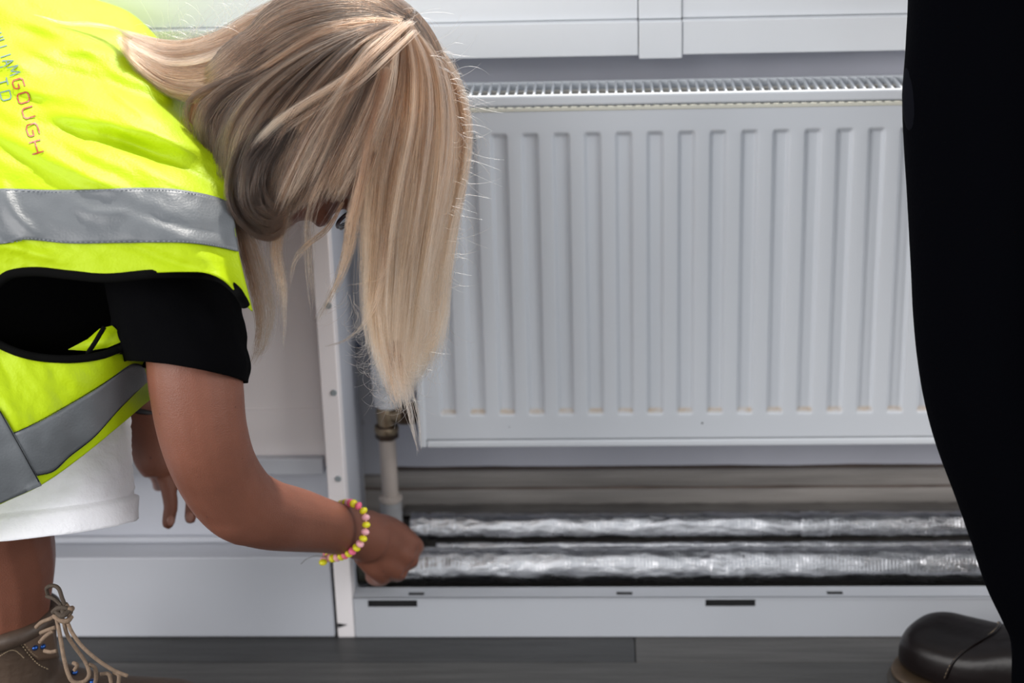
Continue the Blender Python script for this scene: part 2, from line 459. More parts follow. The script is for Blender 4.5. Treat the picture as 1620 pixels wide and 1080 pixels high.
bk = box('back_panel', fx0, fx1, -0.034, -0.028, zr0 + 0.006, zr1 - 0.010, enamel, rad, 0.002)
# perimeter frame
box('side_cover', rx0, rx0 + 0.0085, YR - 0.0025, -0.028, zr0, zr1, enamel, rad, 0.0025)
box('side_cover', rx1 - 0.0085, rx1, YR - 0.0025, -0.028, zr0, zr1, enamel, rad, 0.0025)
box('bottom_trim', rx0 + 0.0088, rx1 - 0.0088, YR - 0.002, YR + 0.008, zr0, zr0 + 0.0085, enamel, rad, 0.0022)
box('top_lip', rx0 + 0.0088, rx1 - 0.0088, YR - 0.003, YR + 0.003, zr1 - 0.0105, zr1 + 0.0015, enamel, rad, 0.0028).modifiers[0].segments = 4
box('top_seam', rx0 + 0.009, rx1 - 0.009, YR - 0.0012, YR + 0.004, zr1 - 0.0165, zr1 - 0.0125, mat('cream_seam', (0.70, 0.69, 0.60), 0.4), rad, 0.001)
box('grille_rail', rx0 + 0.0088, rx1 - 0.0088, -0.040, -0.034, zr1 - 0.010, zr1 + 0.0005, enamel, rad, 0.001)
box('grille_rail', rx0 + 0.0088, rx1 - 0.0088, -0.066, -0.061, zr1 - 0.012, zr1 - 0.004, mat('grille_inner', (0.50, 0.47, 0.42), 0.5), rad, 0.0005)
gp = (P(1440 / 3.6 + 700, 149, YR).x - P(700 + 40 / 3.6, 156, YR).x) / 26.8
slat_v, slat_f = box_data(-0.0011, 0.0011, YR + 0.003, -0.040, -0.0095, 0.0)
slat_me = mesh('grille_slat', slat_v, slat_f); slat_me.materials.append(enamel)
x = rx0 + 0.014
while x < rx1 - 0.012:
    o = link('grille_slat', slat_me, None, rad, False); o.location = Vector((x, 0, zr1)); x += gp
# convector fins between the panels
cf_v, cf_f = join([box_data(-0.0004, 0.0004, YR + 0.012, -0.040, zr0 + 0.02, zr1 - 0.030)] )
cf_me = mesh('convector_fin', cf_v, cf_f); cf_me.materials.append(mat('convector', (0.55, 0.58, 0.62), 0.5))
x = rx0 + 0.02
while x < rx1 - 0.015:
    o = link('convector_fin', cf_me, None, rad, False); o.location = (x, 0, 0); x += gp * 2
p = P(1111, 669, YR)
lathe('chip_mark', [(0, 0.0011), (0.0004, 0.001)], (p.x, YR - 0.0001, p.z), (0, -1, 0), mat('chip', (0.06, 0.06, 0.07), 0.6), rad, 10)
p = P(806, 675, YR)
lathe('chip_mark', [(0, 0.0008), (0.0004, 0.0007)], (p.x, YR - 0.0001, p.z), (0, -1, 0), mat('chip2', (0.3, 0.3, 0.33), 0.6), rad, 10)

# ---------------------------------------------------------------- valve and riser
YV = -0.072
vc = P(610, 650, YV)
valve = thing('radiator_valve', vc, 'tarnished brass radiator valve with white head beside the radiator', 'valve')
def vz(py): return P(610, py, YV).z
vx = vc.x
lathe('valve_body', [(vz(690) - vc.z, 0.0090), (vz(676) - vc.z, 0.0098), (vz(664) - vc.z, 0.0105), (vz(652) - vc.z, 0.0112), (vz(645) - vc.z, 0.0105), (vz(638) - vc.z, 0.009)], (vx, YV, vc.z), (0, 0, 1), brass, valve)
nut_z0, nut_z1 = vz(693), vz(670)
lathe('compression_nut', [(0, 0.0115), (0.001, 0.0135), (nut_z1 - nut_z0 - 0.003, 0.0138), (nut_z1 - nut_z0, 0.0105)], (vx, YV, nut_z0), (0, 0, 1), dark_brass, valve, 6)
lathe('collar', [(0, 0.0135), (0.004, 0.0145), (0.008, 0.0135)], (vx, YV, vz(683)), (0, 0, 1), brass, valve, 28)
tail_z = vz(655)
lathe('tail_pipe', [(0.004, 0.0085), (0.013, 0.0105), (0.018, 0.0125), (0.026, 0.0125)], (vx, YV, tail_z), (1, 0, 0), brass, valve, 24)
lathe('union_nut', [(0.018, 0.0125), (0.019, 0.0145), (0.034, 0.0145), (0.036, 0.010), (rx0 - vx + 0.004, 0.009)], (vx, YV, tail_z + 0.001), (1, 0, 0), dark_brass, valve, 6)
hp = []
hz0 = vz(643)
for i, (dz, r) in enumerate([(0, 0.0125), (0.003, 0.0165), (0.018, 0.0175), (0.020, 0.0160), (0.022, 0.0170), (0.055, 0.0180), (0.070, 0.0165), (0.078, 0.010)]): hp.append((dz, r))
head = lathe('thermostatic_head', hp, (vx + 0.004, YV, hz0), (0, 0, 1), valve_white, valve, 32)
for k in range(16):
    th = 2 * math.pi * k / 16
    bx = vx + 0.004 + 0.0172 * math.cos(th); by = YV + 0.0172 * math.sin(th)
    tube('grip_ridge', [(bx, by, hz0 + 0.026), (bx, by, hz0 + 0.052)], 0.0013, valve_white, valve, 6)
lathe('index_dot', [(0, 0.0012), (0.0006, 0.001)], (vx, YV - 0.0176, hz0 + 0.012), (0, -1, 0), screw_grey, valve, 10)

riser = thing('riser_pipe', (vx, YV, z_sk), 'cream painted riser pipe below the brass valve', 'pipe')
lathe('pipe', [(0.03, 0.0098), (vz(690), 0.0098)], (vx, YV, 0), (0, 0, 1), pipe_m, riser, 28)
zz = vz(788)
lathe('flange', [(zz - 0.003, 0.0125), (zz - 0.001, 0.0142), (zz + 0.002, 0.0140), (zz + 0.005, 0.0105)], (vx, YV, 0), (0, 0, 1), pipe_m, riser, 28)
lathe('socket', [(0.045, 0.0135), (zz - 0.003, 0.0128)], (vx, YV, 0), (0, 0, 1), mat('grey_socket', (0.33, 0.33, 0.34), 0.4, var=0.2, vscale=40), riser, 28)

# ---------------------------------------------------------------- foil lagged pipes
def foil_material():
    m = bpy.data.materials.new('foil'); m.use_nodes = True; nt = m.node_tree; b = nt.nodes['Principled BSDF']
    b.inputs['Base Color'].default_value = (0.66, 0.665, 0.69, 1); b.inputs['Metallic'].default_value = 1.0; b.inputs['Roughness'].default_value = 0.24
    tc = nt.nodes.new('ShaderNodeTexCoord')
    mp = nt.nodes.new('ShaderNodeMapping'); mp.inputs['Scale'].default_value = (0.35, 1, 1); nt.links.new(tc.outputs['Object'], mp.inputs['Vector'])
    n1 = nt.nodes.new('ShaderNodeTexNoise'); n1.inputs['Scale'].default_value = 60; n1.inputs['Detail'].default_value = 7; n1.inputs['Roughness'].default_value = 0.6
    nt.links.new(mp.outputs['Vector'], n1.inputs['Vector'])
    v1 = nt.nodes.new('ShaderNodeTexVoronoi'); v1.feature = 'DISTANCE_TO_EDGE'; v1.inputs['Scale'].default_value = 45; nt.links.new(mp.outputs['Vector'], v1.inputs['Vector'])
    wx = nt.nodes.new('ShaderNodeTexWave'); wx.bands_direction = 'X'; wx.inputs['Scale'].default_value = 75; nt.links.new(tc.outputs['Object'], wx.inputs['Vector'])
    add = nt.nodes.new('ShaderNodeMath'); add.operation = 'MULTIPLY_ADD'; add.inputs[1].default_value = 0.35
    nt.links.new(v1.outputs['Distance'], add.inputs[0]); nt.links.new(n1.outputs['Fac'], add.inputs[2])
    ad2 = nt.nodes.new('ShaderNodeMath'); ad2.operation = 'MULTIPLY_ADD'; ad2.inputs[1].default_value = 0.05
    nt.links.new(wx.outputs['Fac'], ad2.inputs[0]); nt.links.new(add.outputs[0], ad2.inputs[2])
    bp = nt.nodes.new('ShaderNodeBump'); bp.inputs['Strength'].default_value = 0.8; bp.inputs['Distance'].default_value = 0.004
    nt.links.new(ad2.outputs[0], bp.inputs['Height']); nt.links.new(bp.outputs['Normal'], b.inputs['Normal'])
    r = nt.nodes.new('ShaderNodeMapRange'); r.inputs['To Min'].default_value = 0.10; r.inputs['To Max'].default_value = 0.42
    nt.links.new(n1.outputs['Fac'], r.inputs['Value']); nt.links.new(r.outputs['Result'], b.inputs['Roughness'])
    return m
foil = foil_material()
def foil_tube(name, x0, x1, Y, Z, r, seed, parent, amp=1.0, lumps=(), n=420, seg=44, m=foil):
    v = []; f = []
    for i in range(n):
        x = x0 + (x1 - x0) * i / (n - 1)
        lump = sum(a * math.exp(-((x - c) / s) ** 2) for c, s, a in lumps)
        for k in range(seg):
            th = 2 * math.pi * k / seg; c_, s_ = math.cos(th), math.sin(th)
            d = fbm(x * 30, c_ * 1.6 + seed, s_ * 1.6, 3) * 0.0013 * amp + fbm(x * 110, c_ * 4 + seed, s_ * 4, 3) * (0.0007 * amp + lump * 1.1) + lump * 0.4
            rr = r + d
            v.append((x, Y + rr * c_, Z + rr * s_ * 0.98))
        # gentle sag
    for i in range(n - 1):
        for k in range(seg):
            k2 = (k + 1) % seg; f.append((i * seg + k, (i + 1) * seg + k, (i + 1) * seg + k2, i * seg + k2))
    f.append(tuple(range(seg))); f.append(tuple(reversed(range((n - 1) * seg, n * seg))))
    me = mesh(name, v, f)
    return link(name, me, m, parent)
def X_(px, py, Y): return P(px, py, Y).x
YP1, YP2 = -0.068, -0.112
c1 = P(1000, 831, YP1); c2 = P(1000, 893, YP2)
r1 = 0.0150; r2 = 0.0205
px0a = X_(650, 830, YP1); px0b = X_(625, 895, YP2)
f1 = thing('foil_lagged_pipe', (0.3, YP1, c1.z), 'upper silver foil wrapped pipe, thinner one nearer the wall', 'pipe')
foil_tube('foil_sleeve', px0a, XR, YP1, c1.z, r1, 1.0, f1, lumps=((X_(660, 830, YP1), 0.018, 0.0022), (X_(1290, 830, YP1), 0.012, 0.0018), (X_(1470, 830, YP1), 0.01, 0.0006)))
f2 = thing('foil_lagged_pipe', (0.3, YP2, c2.z), 'lower silver foil wrapped pipe, thicker one just above the slotted base strip', 'pipe')
foil_tube('foil_sleeve', px0b, XR, YP2, c2.z, r2, 5.0, f2, lumps=((X_(670, 895, YP2), 0.016, 0.0014), (X_(775, 895, YP2), 0.02, 0.0012), (X_(1150, 895, YP2), 0.016, 0.0024), (X_(1440, 895, YP2), 0.008, 0.0016)))
def tape(parent, px, py, Y, Z, r, wd, seed):
    c = X_(px, py, Y)
    foil_tube('foil_tape', c - wd / 2, c + wd / 2, Y, Z, r + 0.0012, seed, parent, 0.8, n=26)
tape(f1, 702, 830, YP1, c1.z, r1, 0.030, 11); tape(f1, 1290, 830, YP1, c1.z, r1, 0.034, 12)
tape(f2, 685, 895, YP2, c2.z, r2, 0.018, 13); tape(f2, 1150, 895, YP2, c2.z, r2, 0.040, 14)
# foil flap along the rear of the upper pipe, up to the skirting
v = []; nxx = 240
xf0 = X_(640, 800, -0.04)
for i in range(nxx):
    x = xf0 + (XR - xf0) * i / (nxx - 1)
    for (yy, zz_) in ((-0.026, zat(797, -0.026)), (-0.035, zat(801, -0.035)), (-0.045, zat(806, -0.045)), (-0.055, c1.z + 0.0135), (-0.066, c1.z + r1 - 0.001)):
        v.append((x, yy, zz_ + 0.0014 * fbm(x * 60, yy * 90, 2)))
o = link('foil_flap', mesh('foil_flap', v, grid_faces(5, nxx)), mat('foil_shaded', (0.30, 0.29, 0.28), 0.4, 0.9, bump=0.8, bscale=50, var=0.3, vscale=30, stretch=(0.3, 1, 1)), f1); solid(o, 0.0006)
# narrow pipe edge between the two
zc_ = P(1000, 860, -0.085)
f3 = thing('foil_pipe_strip', (0.3, -0.085, zc_.z), 'narrow silver foil edged pipe between the two foil pipes', 'pipe')
foil_tube('foil_sleeve', X_(690, 860, -0.085), XR, -0.0865, zc_.z - 0.0015, 0.0042, 8.0, f3, 0.8, seg=16)
# end of the lower pipe where the foil is open: dark rubber lagging
ln = thing('pipe_lagging', (px0b, YP2, c2.z), 'dark rubber lagging end left of the hand behind the base strip', 'insulation')
lathe('sleeve_end', [(0, 0.012), (0.001, r2 + 0.0005), (px0b - pxr + 0.001, r2 + 0.0005)], (pxr + 0.001, YP2, c2.z), (1, 0, 0), mat('dark_rubber', (0.03, 0.03, 0.02), 0.7, bump=0.3), ln, 24)

# ================================================================= crouching woman
skin = mat('skin', (0.190, 0.072, 0.045), 0.42, bump=0.35, bscale=900, var=0.10, vscale=22, spec=0.35, sss=0.12)
def skin_freckles():
    nt = skin.node_tree; b = nt.nodes['Principled BSDF']
    tc = nt.nodes.new('ShaderNodeTexCoord'); vo = nt.nodes.new('ShaderNodeTexVoronoi'); vo.inputs['Scale'].default_value = 75; vo.inputs['Randomness'].default_value = 1
    nt.links.new(tc.outputs['Object'], vo.inputs['Vector'])
    sp = nt.nodes.new('ShaderNodeSeparateColor'); nt.links.new(vo.outputs['Color'], sp.inputs['Color'])
    lt = nt.nodes.new('ShaderNodeMath'); lt.operation = 'LESS_THAN'; lt.inputs[1].default_value = 0.085; nt.links.new(vo.outputs['Distance'], lt.inputs[0])
    gt = nt.nodes.new('ShaderNodeMath'); gt.operation = 'GREATER_THAN'; gt.inputs[1].default_value = 0.72; nt.links.new(sp.outputs['Red'], gt.inputs[0])
    mu = nt.nodes.new('ShaderNodeMath'); mu.operation = 'MULTIPLY'; nt.links.new(lt.outputs[0], mu.inputs[0]); nt.links.new(gt.outputs[0], mu.inputs[1])
    m2 = nt.nodes.new('ShaderNodeMath'); m2.operation = 'MULTIPLY'; m2.inputs[1].default_value = 0.85; nt.links.new(mu.outputs[0], m2.inputs[0])
    src = b.inputs['Base Color'].links[0].from_socket
    mx = nt.nodes.new('ShaderNodeMix'); mx.data_type = 'RGBA'; mx.inputs['B'].default_value = (0.10, 0.035, 0.025, 1)
    nt.links.new(m2.outputs[0], mx.inputs['Factor']); nt.links.new(src, mx.inputs['A']); nt.links.new(mx.outputs['Result'], b.inputs['Base Color'])
skin_freckles()
her = thing('person', W(-40, 700, 1.72) * 1.0, 'person with long blonde hair in yellow hi-vis vest and white shorts bending to the pipes', 'person')
her.location.z = 0.0

HC = W(522, 172, 1.655)                      # centre of the skull
hf = (RT * 0.45 - UP * 0.89 + FW * 0.06).normalized()
hu = (RT * 0.89 + UP * 0.45 + FW * 0.03); hu = (hu - hf * hu.dot(hf)).normalized()
hs = hf.cross(hu)                            # her right side, towards the viewer
def H(f, u, s): return HC + hf * f + hu * u + hs * s
AX = (hs, hf, hu)
D = []
# head
D.append(ball_data(H(-0.005, 0.015, 0), 0.072, 0.093, 0.092, AX))
D.append(ball_data(H(0.030, -0.035, 0), 0.058, 0.060, 0.075, AX))
D.append(ball_data(H(0.045, -0.085, 0), 0.036, 0.038, 0.030, AX))      # chin and jaw
D.append(tube_data([H(0.0, -0.055, 0.058), H(0.035, -0.085, 0.042), H(0.065, -0.098, 0.015)], [0.018, 0.016, 0.014]))
D.append(tube_data([H(0.0, -0.055, -0.058), H(0.035, -0.085, -0.042), H(0.065, -0.098, -0.015)], [0.018, 0.016, 0.014]))
D.append(ball_data(H(0.062, 0.028, 0), 0.050, 0.024, 0.022, AX))       # brow
D.append(tube_data([H(0.084, 0.022, 0), H(0.094, 0.0, 0), H(0.106, -0.020, 0)], [0.007, 0.009, 0.012]))
for s in (-1, 1):
    D.append(ball_data(H(0.096, -0.023, 0.010 * s), 0.008, 0.009, 0.007, AX))
    D.append(ball_data(H(0.064, -0.018, 0.036 * s), 0.022, 0.022, 0.022, AX))   # cheek
    D.append(tube_data([H(-0.012, 0.022, 0.073 * s), H(-0.022, 0.012, 0.083 * s), H(-0.018, -0.010, 0.082 * s), H(-0.006, -0.028, 0.073 * s)], [0.007, 0.008, 0.007, 0.006]))
D.append(ball_data(H(0.088, -0.050, 0), 0.022, 0.009, 0.005, AX)); D.append(ball_data(H(0.087, -0.058, 0), 0.019, 0.009, 0.005, AX))
# neck
nk0 = W(300, 262, 1.70)
D.append(tube_data(catmull([nk0, W(355, 290, 1.69), H(-0.030, -0.075, 0), H(-0.01, -0.02, 0)], 12), [0.050, 0.050, 0.050, 0.052, 0.051, 0.050, 0.050, 0.050, 0.052, 0.053, 0.055, 0.055]))
# trunk
TA = [W(-420, 420, 1.74), W(-260, 390, 1.73), (W(-100, 360, 1.72)), W(60, 330, 1.71), W(200, 305, 1.71), W(290, 275, 1.71)]
D.append(tube_data(catmull(TA, 22), [0.10, 0.125, 0.13, 0.13, 0.125, 0.12, 0.115, 0.11, 0.107, 0.105, 0.105, 0.107, 0.11, 0.112, 0.114, 0.114, 0.112, 0.108, 0.10, 0.09, 0.075, 0.055]))
D.append(tube_data(catmull([W(268, 430, 1.60), W(270, 310, 1.70), W(262, 220, 1.78), W(250, 180, 1.86)], 10), 0.048))
# right arm (nearer the viewer)
D.append(ptube([(268, 415, 1.605, 74), (300, 520, 1.59, 74), (309, 600, 1.588, 75), (320, 680, 1.60, 71), (341, 742, 1.630, 67), (374, 790, 1.668, 64), (418, 812, 1.70, 57), (468, 822, 1.755, 51), (515, 832, 1.80, 43), (556, 842, 1.84, 39), (586, 852, 1.865, 40)], k=80))
D.append(ptube([(350, 770, 1.645, 50), (364, 805, 1.656, 46), (392, 822, 1.68, 44)], k=16))
# right hand: flattened palm, knuckles to the right, fingers curled away onto the pipe end
def fing(D, pts, r0, r1):
    c = catmull(pts, 16); D.append(tube_data(c, [r0 + (r1 - r0) * i / 15 for i in range(16)], seg=14))
    D.append(ball_data(c[-1], r1, r1, r1, seg=12, rings=8))
D.append(ptube([(550, 841, 1.835, 34), (578, 847, 1.862, 40), (604, 858, 1.885, 40), (622, 868, 1.90, 34)], k=18))
meta = [((578, 822, 1.868), (655, 862, 1.900), 19, 15.5), ((578, 842, 1.862), (648, 883, 1.894), 20, 15.5), ((574, 860, 1.862), (631, 903, 1.892), 20, 15), ((572, 874, 1.866), (606, 911, 1.894), 18, 14)]
for i, (a, c_, ra, rc) in enumerate(meta):
    m_ = ((a[0] + c_[0]) / 2 + 2, (a[1] + c_[1]) / 2 - 2 + 2 * i, (a[2] + c_[2]) / 2 - 0.003)
    D.append(ptube([(*a, ra), (*m_, ra * 0.95), (*c_, rc)], k=14))
    k1 = W(*c_); kx, ky, kd = c_
    k2 = W(kx + 2 - i * 2, ky + 4, kd + 0.030); k3 = W(kx - 10 - i * 2, ky + 2, kd + 0.052); k4 = W(kx - 26 + i * 3, ky - 8, kd + 0.054)
    fing(D, [k1, k2, k3, k4], rc * 1.9 / FPX * 0.98, 0.0085)
fing(D, [W(590, 828, 1.875), W(616, 832, 1.905), W(640, 846, 1.935), W(656, 860, 1.955)], 0.0125, 0.009)   # thumb on the far side
# left arm, hanging behind
D.append(ptube([(240, 170, 1.87, 70), (200, 260, 1.90, 62), (170, 400, 1.93, 52), (172, 440, 1.93, 48)], k=22))
D.append(ptube([(172, 430, 1.93, 48), (190, 520, 1.91, 44), (215, 610, 1.88, 36), (226, 660, 1.87, 33)], k=22))
D.append(ptube([(226, 655, 1.87, 32), (240, 690, 1.865, 38), (250, 725, 1.86, 38), (256, 750, 1.86, 28)], k=12, ref=RT, ratio=1.0))
dl = 1.855
def F(px, py, d=dl): return W(px, py, d)
fing(D, [F(250, 730), F(264, 765), F(270, 798), F(266, 827)], 0.0098, 0.0072)     # index
fing(D, [F(264, 694), F(287, 742), F(304, 785), F(301, 819)], 0.0095, 0.0070)     # thumb
fing(D, [F(242, 725, 1.87), F(248, 750, 1.90), F(252, 765, 1.935), F(250, 768, 1.96)], 0.0088, 0.0068)
fing(D, [F(236, 722, 1.88), F(238, 740, 1.91), F(241, 748, 1.94), F(242, 746, 1.965)], 0.0085, 0.0065)
fing(D, [F(228, 715, 1.89), F(229, 730, 1.92), F(232, 736, 1.945), F(234, 734, 1.965)], 0.0075, 0.006)
# legs
def leg(D, hip, knee, ank, heel):
    c = catmull([hip, (Vector(hip) + Vector(knee)) / 2 + Vector((0, -0.01, 0.01)), knee], 14)
    D.append(tube_data(c, [0.092 - 0.003 * i for i in range(14)]))
    c = catmull([knee, Vector(knee) * 0.72 + Vector(ank) * 0.28 + Vector((-0.012, 0, 0)), Vector(knee) * 0.4 + Vector(ank) * 0.6, ank], 16)
    D.append(tube_data(c, [0.052, 0.051, 0.050, 0.050, 0.050, 0.050, 0.049, 0.048, 0.047, 0.045, 0.043, 0.041, 0.039, 0.037, 0.036, 0.036]))
    D.append(ball_data(knee, 0.055, 0.055, 0.055))
    D.append(tube_data([ank, Vector(ank) + Vector((-0.008, 0, -0.05))], [0.036, 0.028]))
    D.append(tube_data(catmull([heel, Vector(heel) + Vector((0.06, 0, 0.0)), Vector(heel) + Vector((0.14, 0, -0.014))], 8), [0.024, 0.026, 0.024, 0.020, 0.016, 0.014, 0.012, 0.010]))
YB = -0.385
ankR = P(22, 985, YB); kneeR = W(15, 740, 1.66); hipR = W(-330, 440, 1.66)
heelR = Vector((ankR.x - 0.05, YB, 0.045))
leg(D, hipR, kneeR, ankR, heelR)
ankL = Vector((ankR.x - 0.42, YB + 0.16, ankR.z)); kneeL = Vector((ankL.x + 0.10, YB + 0.17, 0.36)); hipL = W(-330, 400, 1.82)
leg(D, hipL, kneeL, ankL, Vector((ankL.x - 0.05, ankL.y, 0.045)))
body = remeshed('body', D, 0.0030, 5, skin, her)
# eyes and glasses
eye_m = mat('eye_white', (0.8, 0.78, 0.76), 0.15); iris_m = mat('iris', (0.10, 0.14, 0.16), 0.2)
for s in (-1, 1):
    v, f = ball_data(H(0.068, 0.004, 0.031 * s), 0.0125, 0.0125, 0.0125, AX, 16, 10)
    e = link('eye', mesh('eye', v, f), eye_m, her)
    v, f = ball_data(H(0.0795, 0.002, 0.031 * s), 0.005, 0.0022, 0.005, AX, 12, 8)
    link('iris', mesh('iris', v, f), iris_m, e)
gl = thing('glasses', H(0.09, 0.0, 0), None, None); put(gl, her)
gl.parent = her; gl.matrix_parent_inverse = Matrix.Translation(-her.location)
tort = mat('tortoiseshell', (0.03, 0.02, 0.03), 0.2, var=0.9, vscale=120)
lens_m = bpy.data.materials.new('lens_glass'); lens_m.use_nodes = True
lb = lens_m.node_tree.nodes['Principled BSDF']; lb.inputs['Transmission Weight'].default_value = 1; lb.inputs['Roughness'].default_value = 0.02; lb.inputs['IOR'].default_value = 1.2
def gput(name, v, f, m):
    o = link(name, mesh(name, v, f), m); o.parent = gl; o.matrix_parent_inverse = Matrix.Translation(-gl.location); return o
gl.matrix_parent_inverse = Matrix.Translation(-her.location)
for s in (-1, 1):
    c = H(0.104, -0.022, 0.034 * s)
    pts = [c + hs * (0.025 * math.cos(t)) + hu * (0.021 * math.sin(t)) + hf * (-0.006 * abs(math.cos(t)) * (1 if s * math.cos(t) > 0 else 0)) for t in np.linspace(0, 2 * math.pi, 33)]
    v, f = tube_data(pts, 0.0019, 8, cap=False); gput('rim', v, f, tort)
    v, f = ball_data(c, 0.024, 0.0012, 0.020, AX, 24, 8); gput('lens', v, f, lens_m)
    v, f = tube_data(catmull([H(0.100, -0.016, 0.060 * s), H(0.06, 0.000, 0.073 * s), H(0.0, 0.012, 0.080 * s), H(-0.018, 0.0, 0.084 * s)], 14), 0.0018, 8); gput('temple', v, f, tort)
v, f = tube_data(catmull([H(0.106, -0.018, -0.010), H(0.110, -0.014, 0), H(0.106, -0.018, 0.010)], 8), 0.0018, 8); gput('bridge', v, f, tort)

# fingernails of the hanging hand
nail_m = mat('nail', (0.27, 0.12, 0.085), 0.3)
for (a, b_, d) in ((267, 826, dl), (297, 821, dl)):
    v, f = ball_data(W(a + 3, b_ - 3, d - 0.0062), 0.0042, 0.0014, 0.0058, (RT, FW, UP), 14, 8)
    link('fingernail', mesh('fingernail', v, f), nail_m, her)

# ---------------------------------------------------------------- T-shirt
black_cloth = mat('black_cotton', (0.0012, 0.0012, 0.0017), 0.95, spec=0.05, bump=0.2, bscale=300)
T = []
ta = catmull([W(-330, 430, 1.73), W(-180, 412, 1.725), W(-60, 400, 1.72), W(60, 385, 1.715), W(150, 365, 1.71), W(240, 325, 1.71), W(300, 285, 1.70)], 26)
tr = [0.140, 0.140, 0.140, 0.140, 0.140, 0.139, 0.138, 0.136, 0.134, 0.132, 0.120, 0.121, 0.122, 0.123, 0.124, 0.125, 0.125, 0.124, 0.123, 0.121, 0.117, 0.110, 0.101, 0.090, 0.078, 0.066]
T.append(tube_data(ta, tr))
T.append(tube_data(catmull([W(262, 420, 1.60), W(268, 310, 1.70), W(262, 220, 1.78), W(250, 170, 1.86)], 12), 0.060))
T.append(ptube([(246, 165, 1.86, 84), (222, 220, 1.885, 80), (205, 280, 1.90, 80)], k=12))
tshirt = remeshed('tshirt', T, 0.0035, 6, black_cloth, her)
# right sleeve: open tube with folds and a slanted hem
def sleeve():
    n, seg = 34, 72; v = []; f = []
    for i in range(n):
        t = i / (n - 1)
        cx_, cy_ = 262 + (297 - 262) * t, 405 + (588 - 405) * t
        rx = 98 + 3 * math.sin(t * 3) - 5 * sstep(0.8, 1.0, t) ; d = 1.60 - 0.012 * t
        ang = 0.165 * sstep(0.2, 1, t)
        for k in range(seg):
            th = 2 * math.pi * k / seg; c, s = math.cos(th), math.sin(th)
            lump = 1 + 0.025 * math.sin(3 * th + 5 * t) + 0.05 * fbm(c * 1.5, s * 1.5, t * 3) * sstep(0, .4, t)
            if t > 0.35: lump += 0.022 * math.sin(t * 22 + c * 1.2) * (0.5 + 0.5 * c)
            x = rx * c * lump; 
            yy = x * math.tan(ang)
            v.append(W(cx_ + x, cy_ + yy, d) + (FW * s + UP * (-0.12 * s)) * (rx * lump * 1.0 * d / FPX))
    for i in range(n - 1):
        for k in range(seg):
            k2 = (k + 1) % seg; f.append((i * seg + k, i * seg + k2, (i + 1) * seg + k2, (i + 1) * seg + k))
    o = link('sleeve', mesh('sleeve', v, f), black_cloth, her); solid(o, 0.002); return o
sleeve()

# ---------------------------------------------------------------- hi-vis vest
def cloth_mat(name, c, rough=0.7, bump=0.25, trans=0.0, bs=400):
    m = mat(name, c, rough, bump=bump, bscale=bs, spec=0.25)
    if trans:
        nt = m.node_tree; b = nt.nodes['Principled BSDF']; tl = nt.nodes.new('ShaderNodeBsdfTranslucent'); tl.inputs['Color'].default_value = (*c, 1)
        mx = nt.nodes.new('ShaderNodeMixShader'); mx.inputs[0].default_value = trans
        nt.links.new(b.outputs[0], mx.inputs[1]); nt.links.new(tl.outputs[0], mx.inputs[2]); nt.links.new(mx.outputs[0], nt.nodes['Material Output'].inputs['Surface'])
    return m
hiviz = cloth_mat('hi_vis_yellow', (0.45, 0.61, 0.002), 0.5, trans=0.12)
retro = mat('retroreflective_grey', (0.115, 0.125, 0.135), 0.42, spec=0.5, bump=0.2, bscale=500, var=0.08, vscale=14)
binding = mat('black_binding', (0.003, 0.003, 0.003), 0.9, spec=0.05)
thread = mat('stitch_thread', (0.45, 0.55, 0.12), 0.7)
back_net = [
    [(-320, -40, 1.97), (-200, -30, 1.96), (-60, -10, 1.95), (60, 5, 1.94), (140, 30, 1.93), (200, 70, 1.92), (245, 110, 1.90)],
    [(-320, -110, 1.86), (-200, -90, 1.85), (-60, -62, 1.84), (60, -28, 1.83), (140, -3, 1.82), (206, 20, 1.81), (262, 72, 1.79)],
    [(-320, 10, 1.74), (-200, 20, 1.72), (-60, 40, 1.705), (60, 60, 1.695), (150, 80, 1.69), (236, 105, 1.685), (312, 165, 1.685)],
    [(-320, 150, 1.62), (-200, 158, 1.605), (-60, 168, 1.595), (60, 176, 1.588), (160, 185, 1.582), (260, 200, 1.585), (348, 246, 1.60)],
    [(-320, 270, 1.545), (-200, 276, 1.54), (-60, 280, 1.537), (60, 285, 1.533), (170, 287, 1.528), (275, 295, 1.528), (366, 325, 1.55)],
    [(-320, 350, 1.525), (-200, 358, 1.52), (-60, 362, 1.515), (60, 366, 1.51), (170, 362, 1.503), (285, 365, 1.503), (378, 400, 1.53)],
    [(-320, 450, 1.52), (-200, 446, 1.52), (-40, 478, 1.520), (22, 430, 1.515), (160, 437, 1.502), (330, 432, 1.498), (400, 492, 1.53)],
]
NU, NV = 130, 120
bp_ = patch_pts(back_net, NU, NV)
rowsv = []
folds = [  # (x0,y0,x1,y1, half width px, height m): soft diagonal creases from the shoulder
    (40, 70, 215, 100, 12, .006), (60, 110, 330, 190, 14, -.007), (10, 150, 250, 195, 15, .006), (90, 165, 350, 262, 13, .006),
    (60, 200, 300, 270, 14, -.006), (-20, 215, 200, 290, 16, .006), (160, 215, 350, 300, 10, -.004), (-60, 150, 120, 175, 12, -.005),
    (0, 285, 60, 380, 10, .003), (120, 318, 200, 345, 6, .0022), (200, 340, 360, 360, 8, -.002), (-40, 395, 100, 405, 10, .003), (200, 395, 340, 420, 9, -.002),
    (0, 20, 190, 60, 12, .005), (-100, 60, 60, 110, 16, .006), (170, 130, 300, 215, 7, .004)]
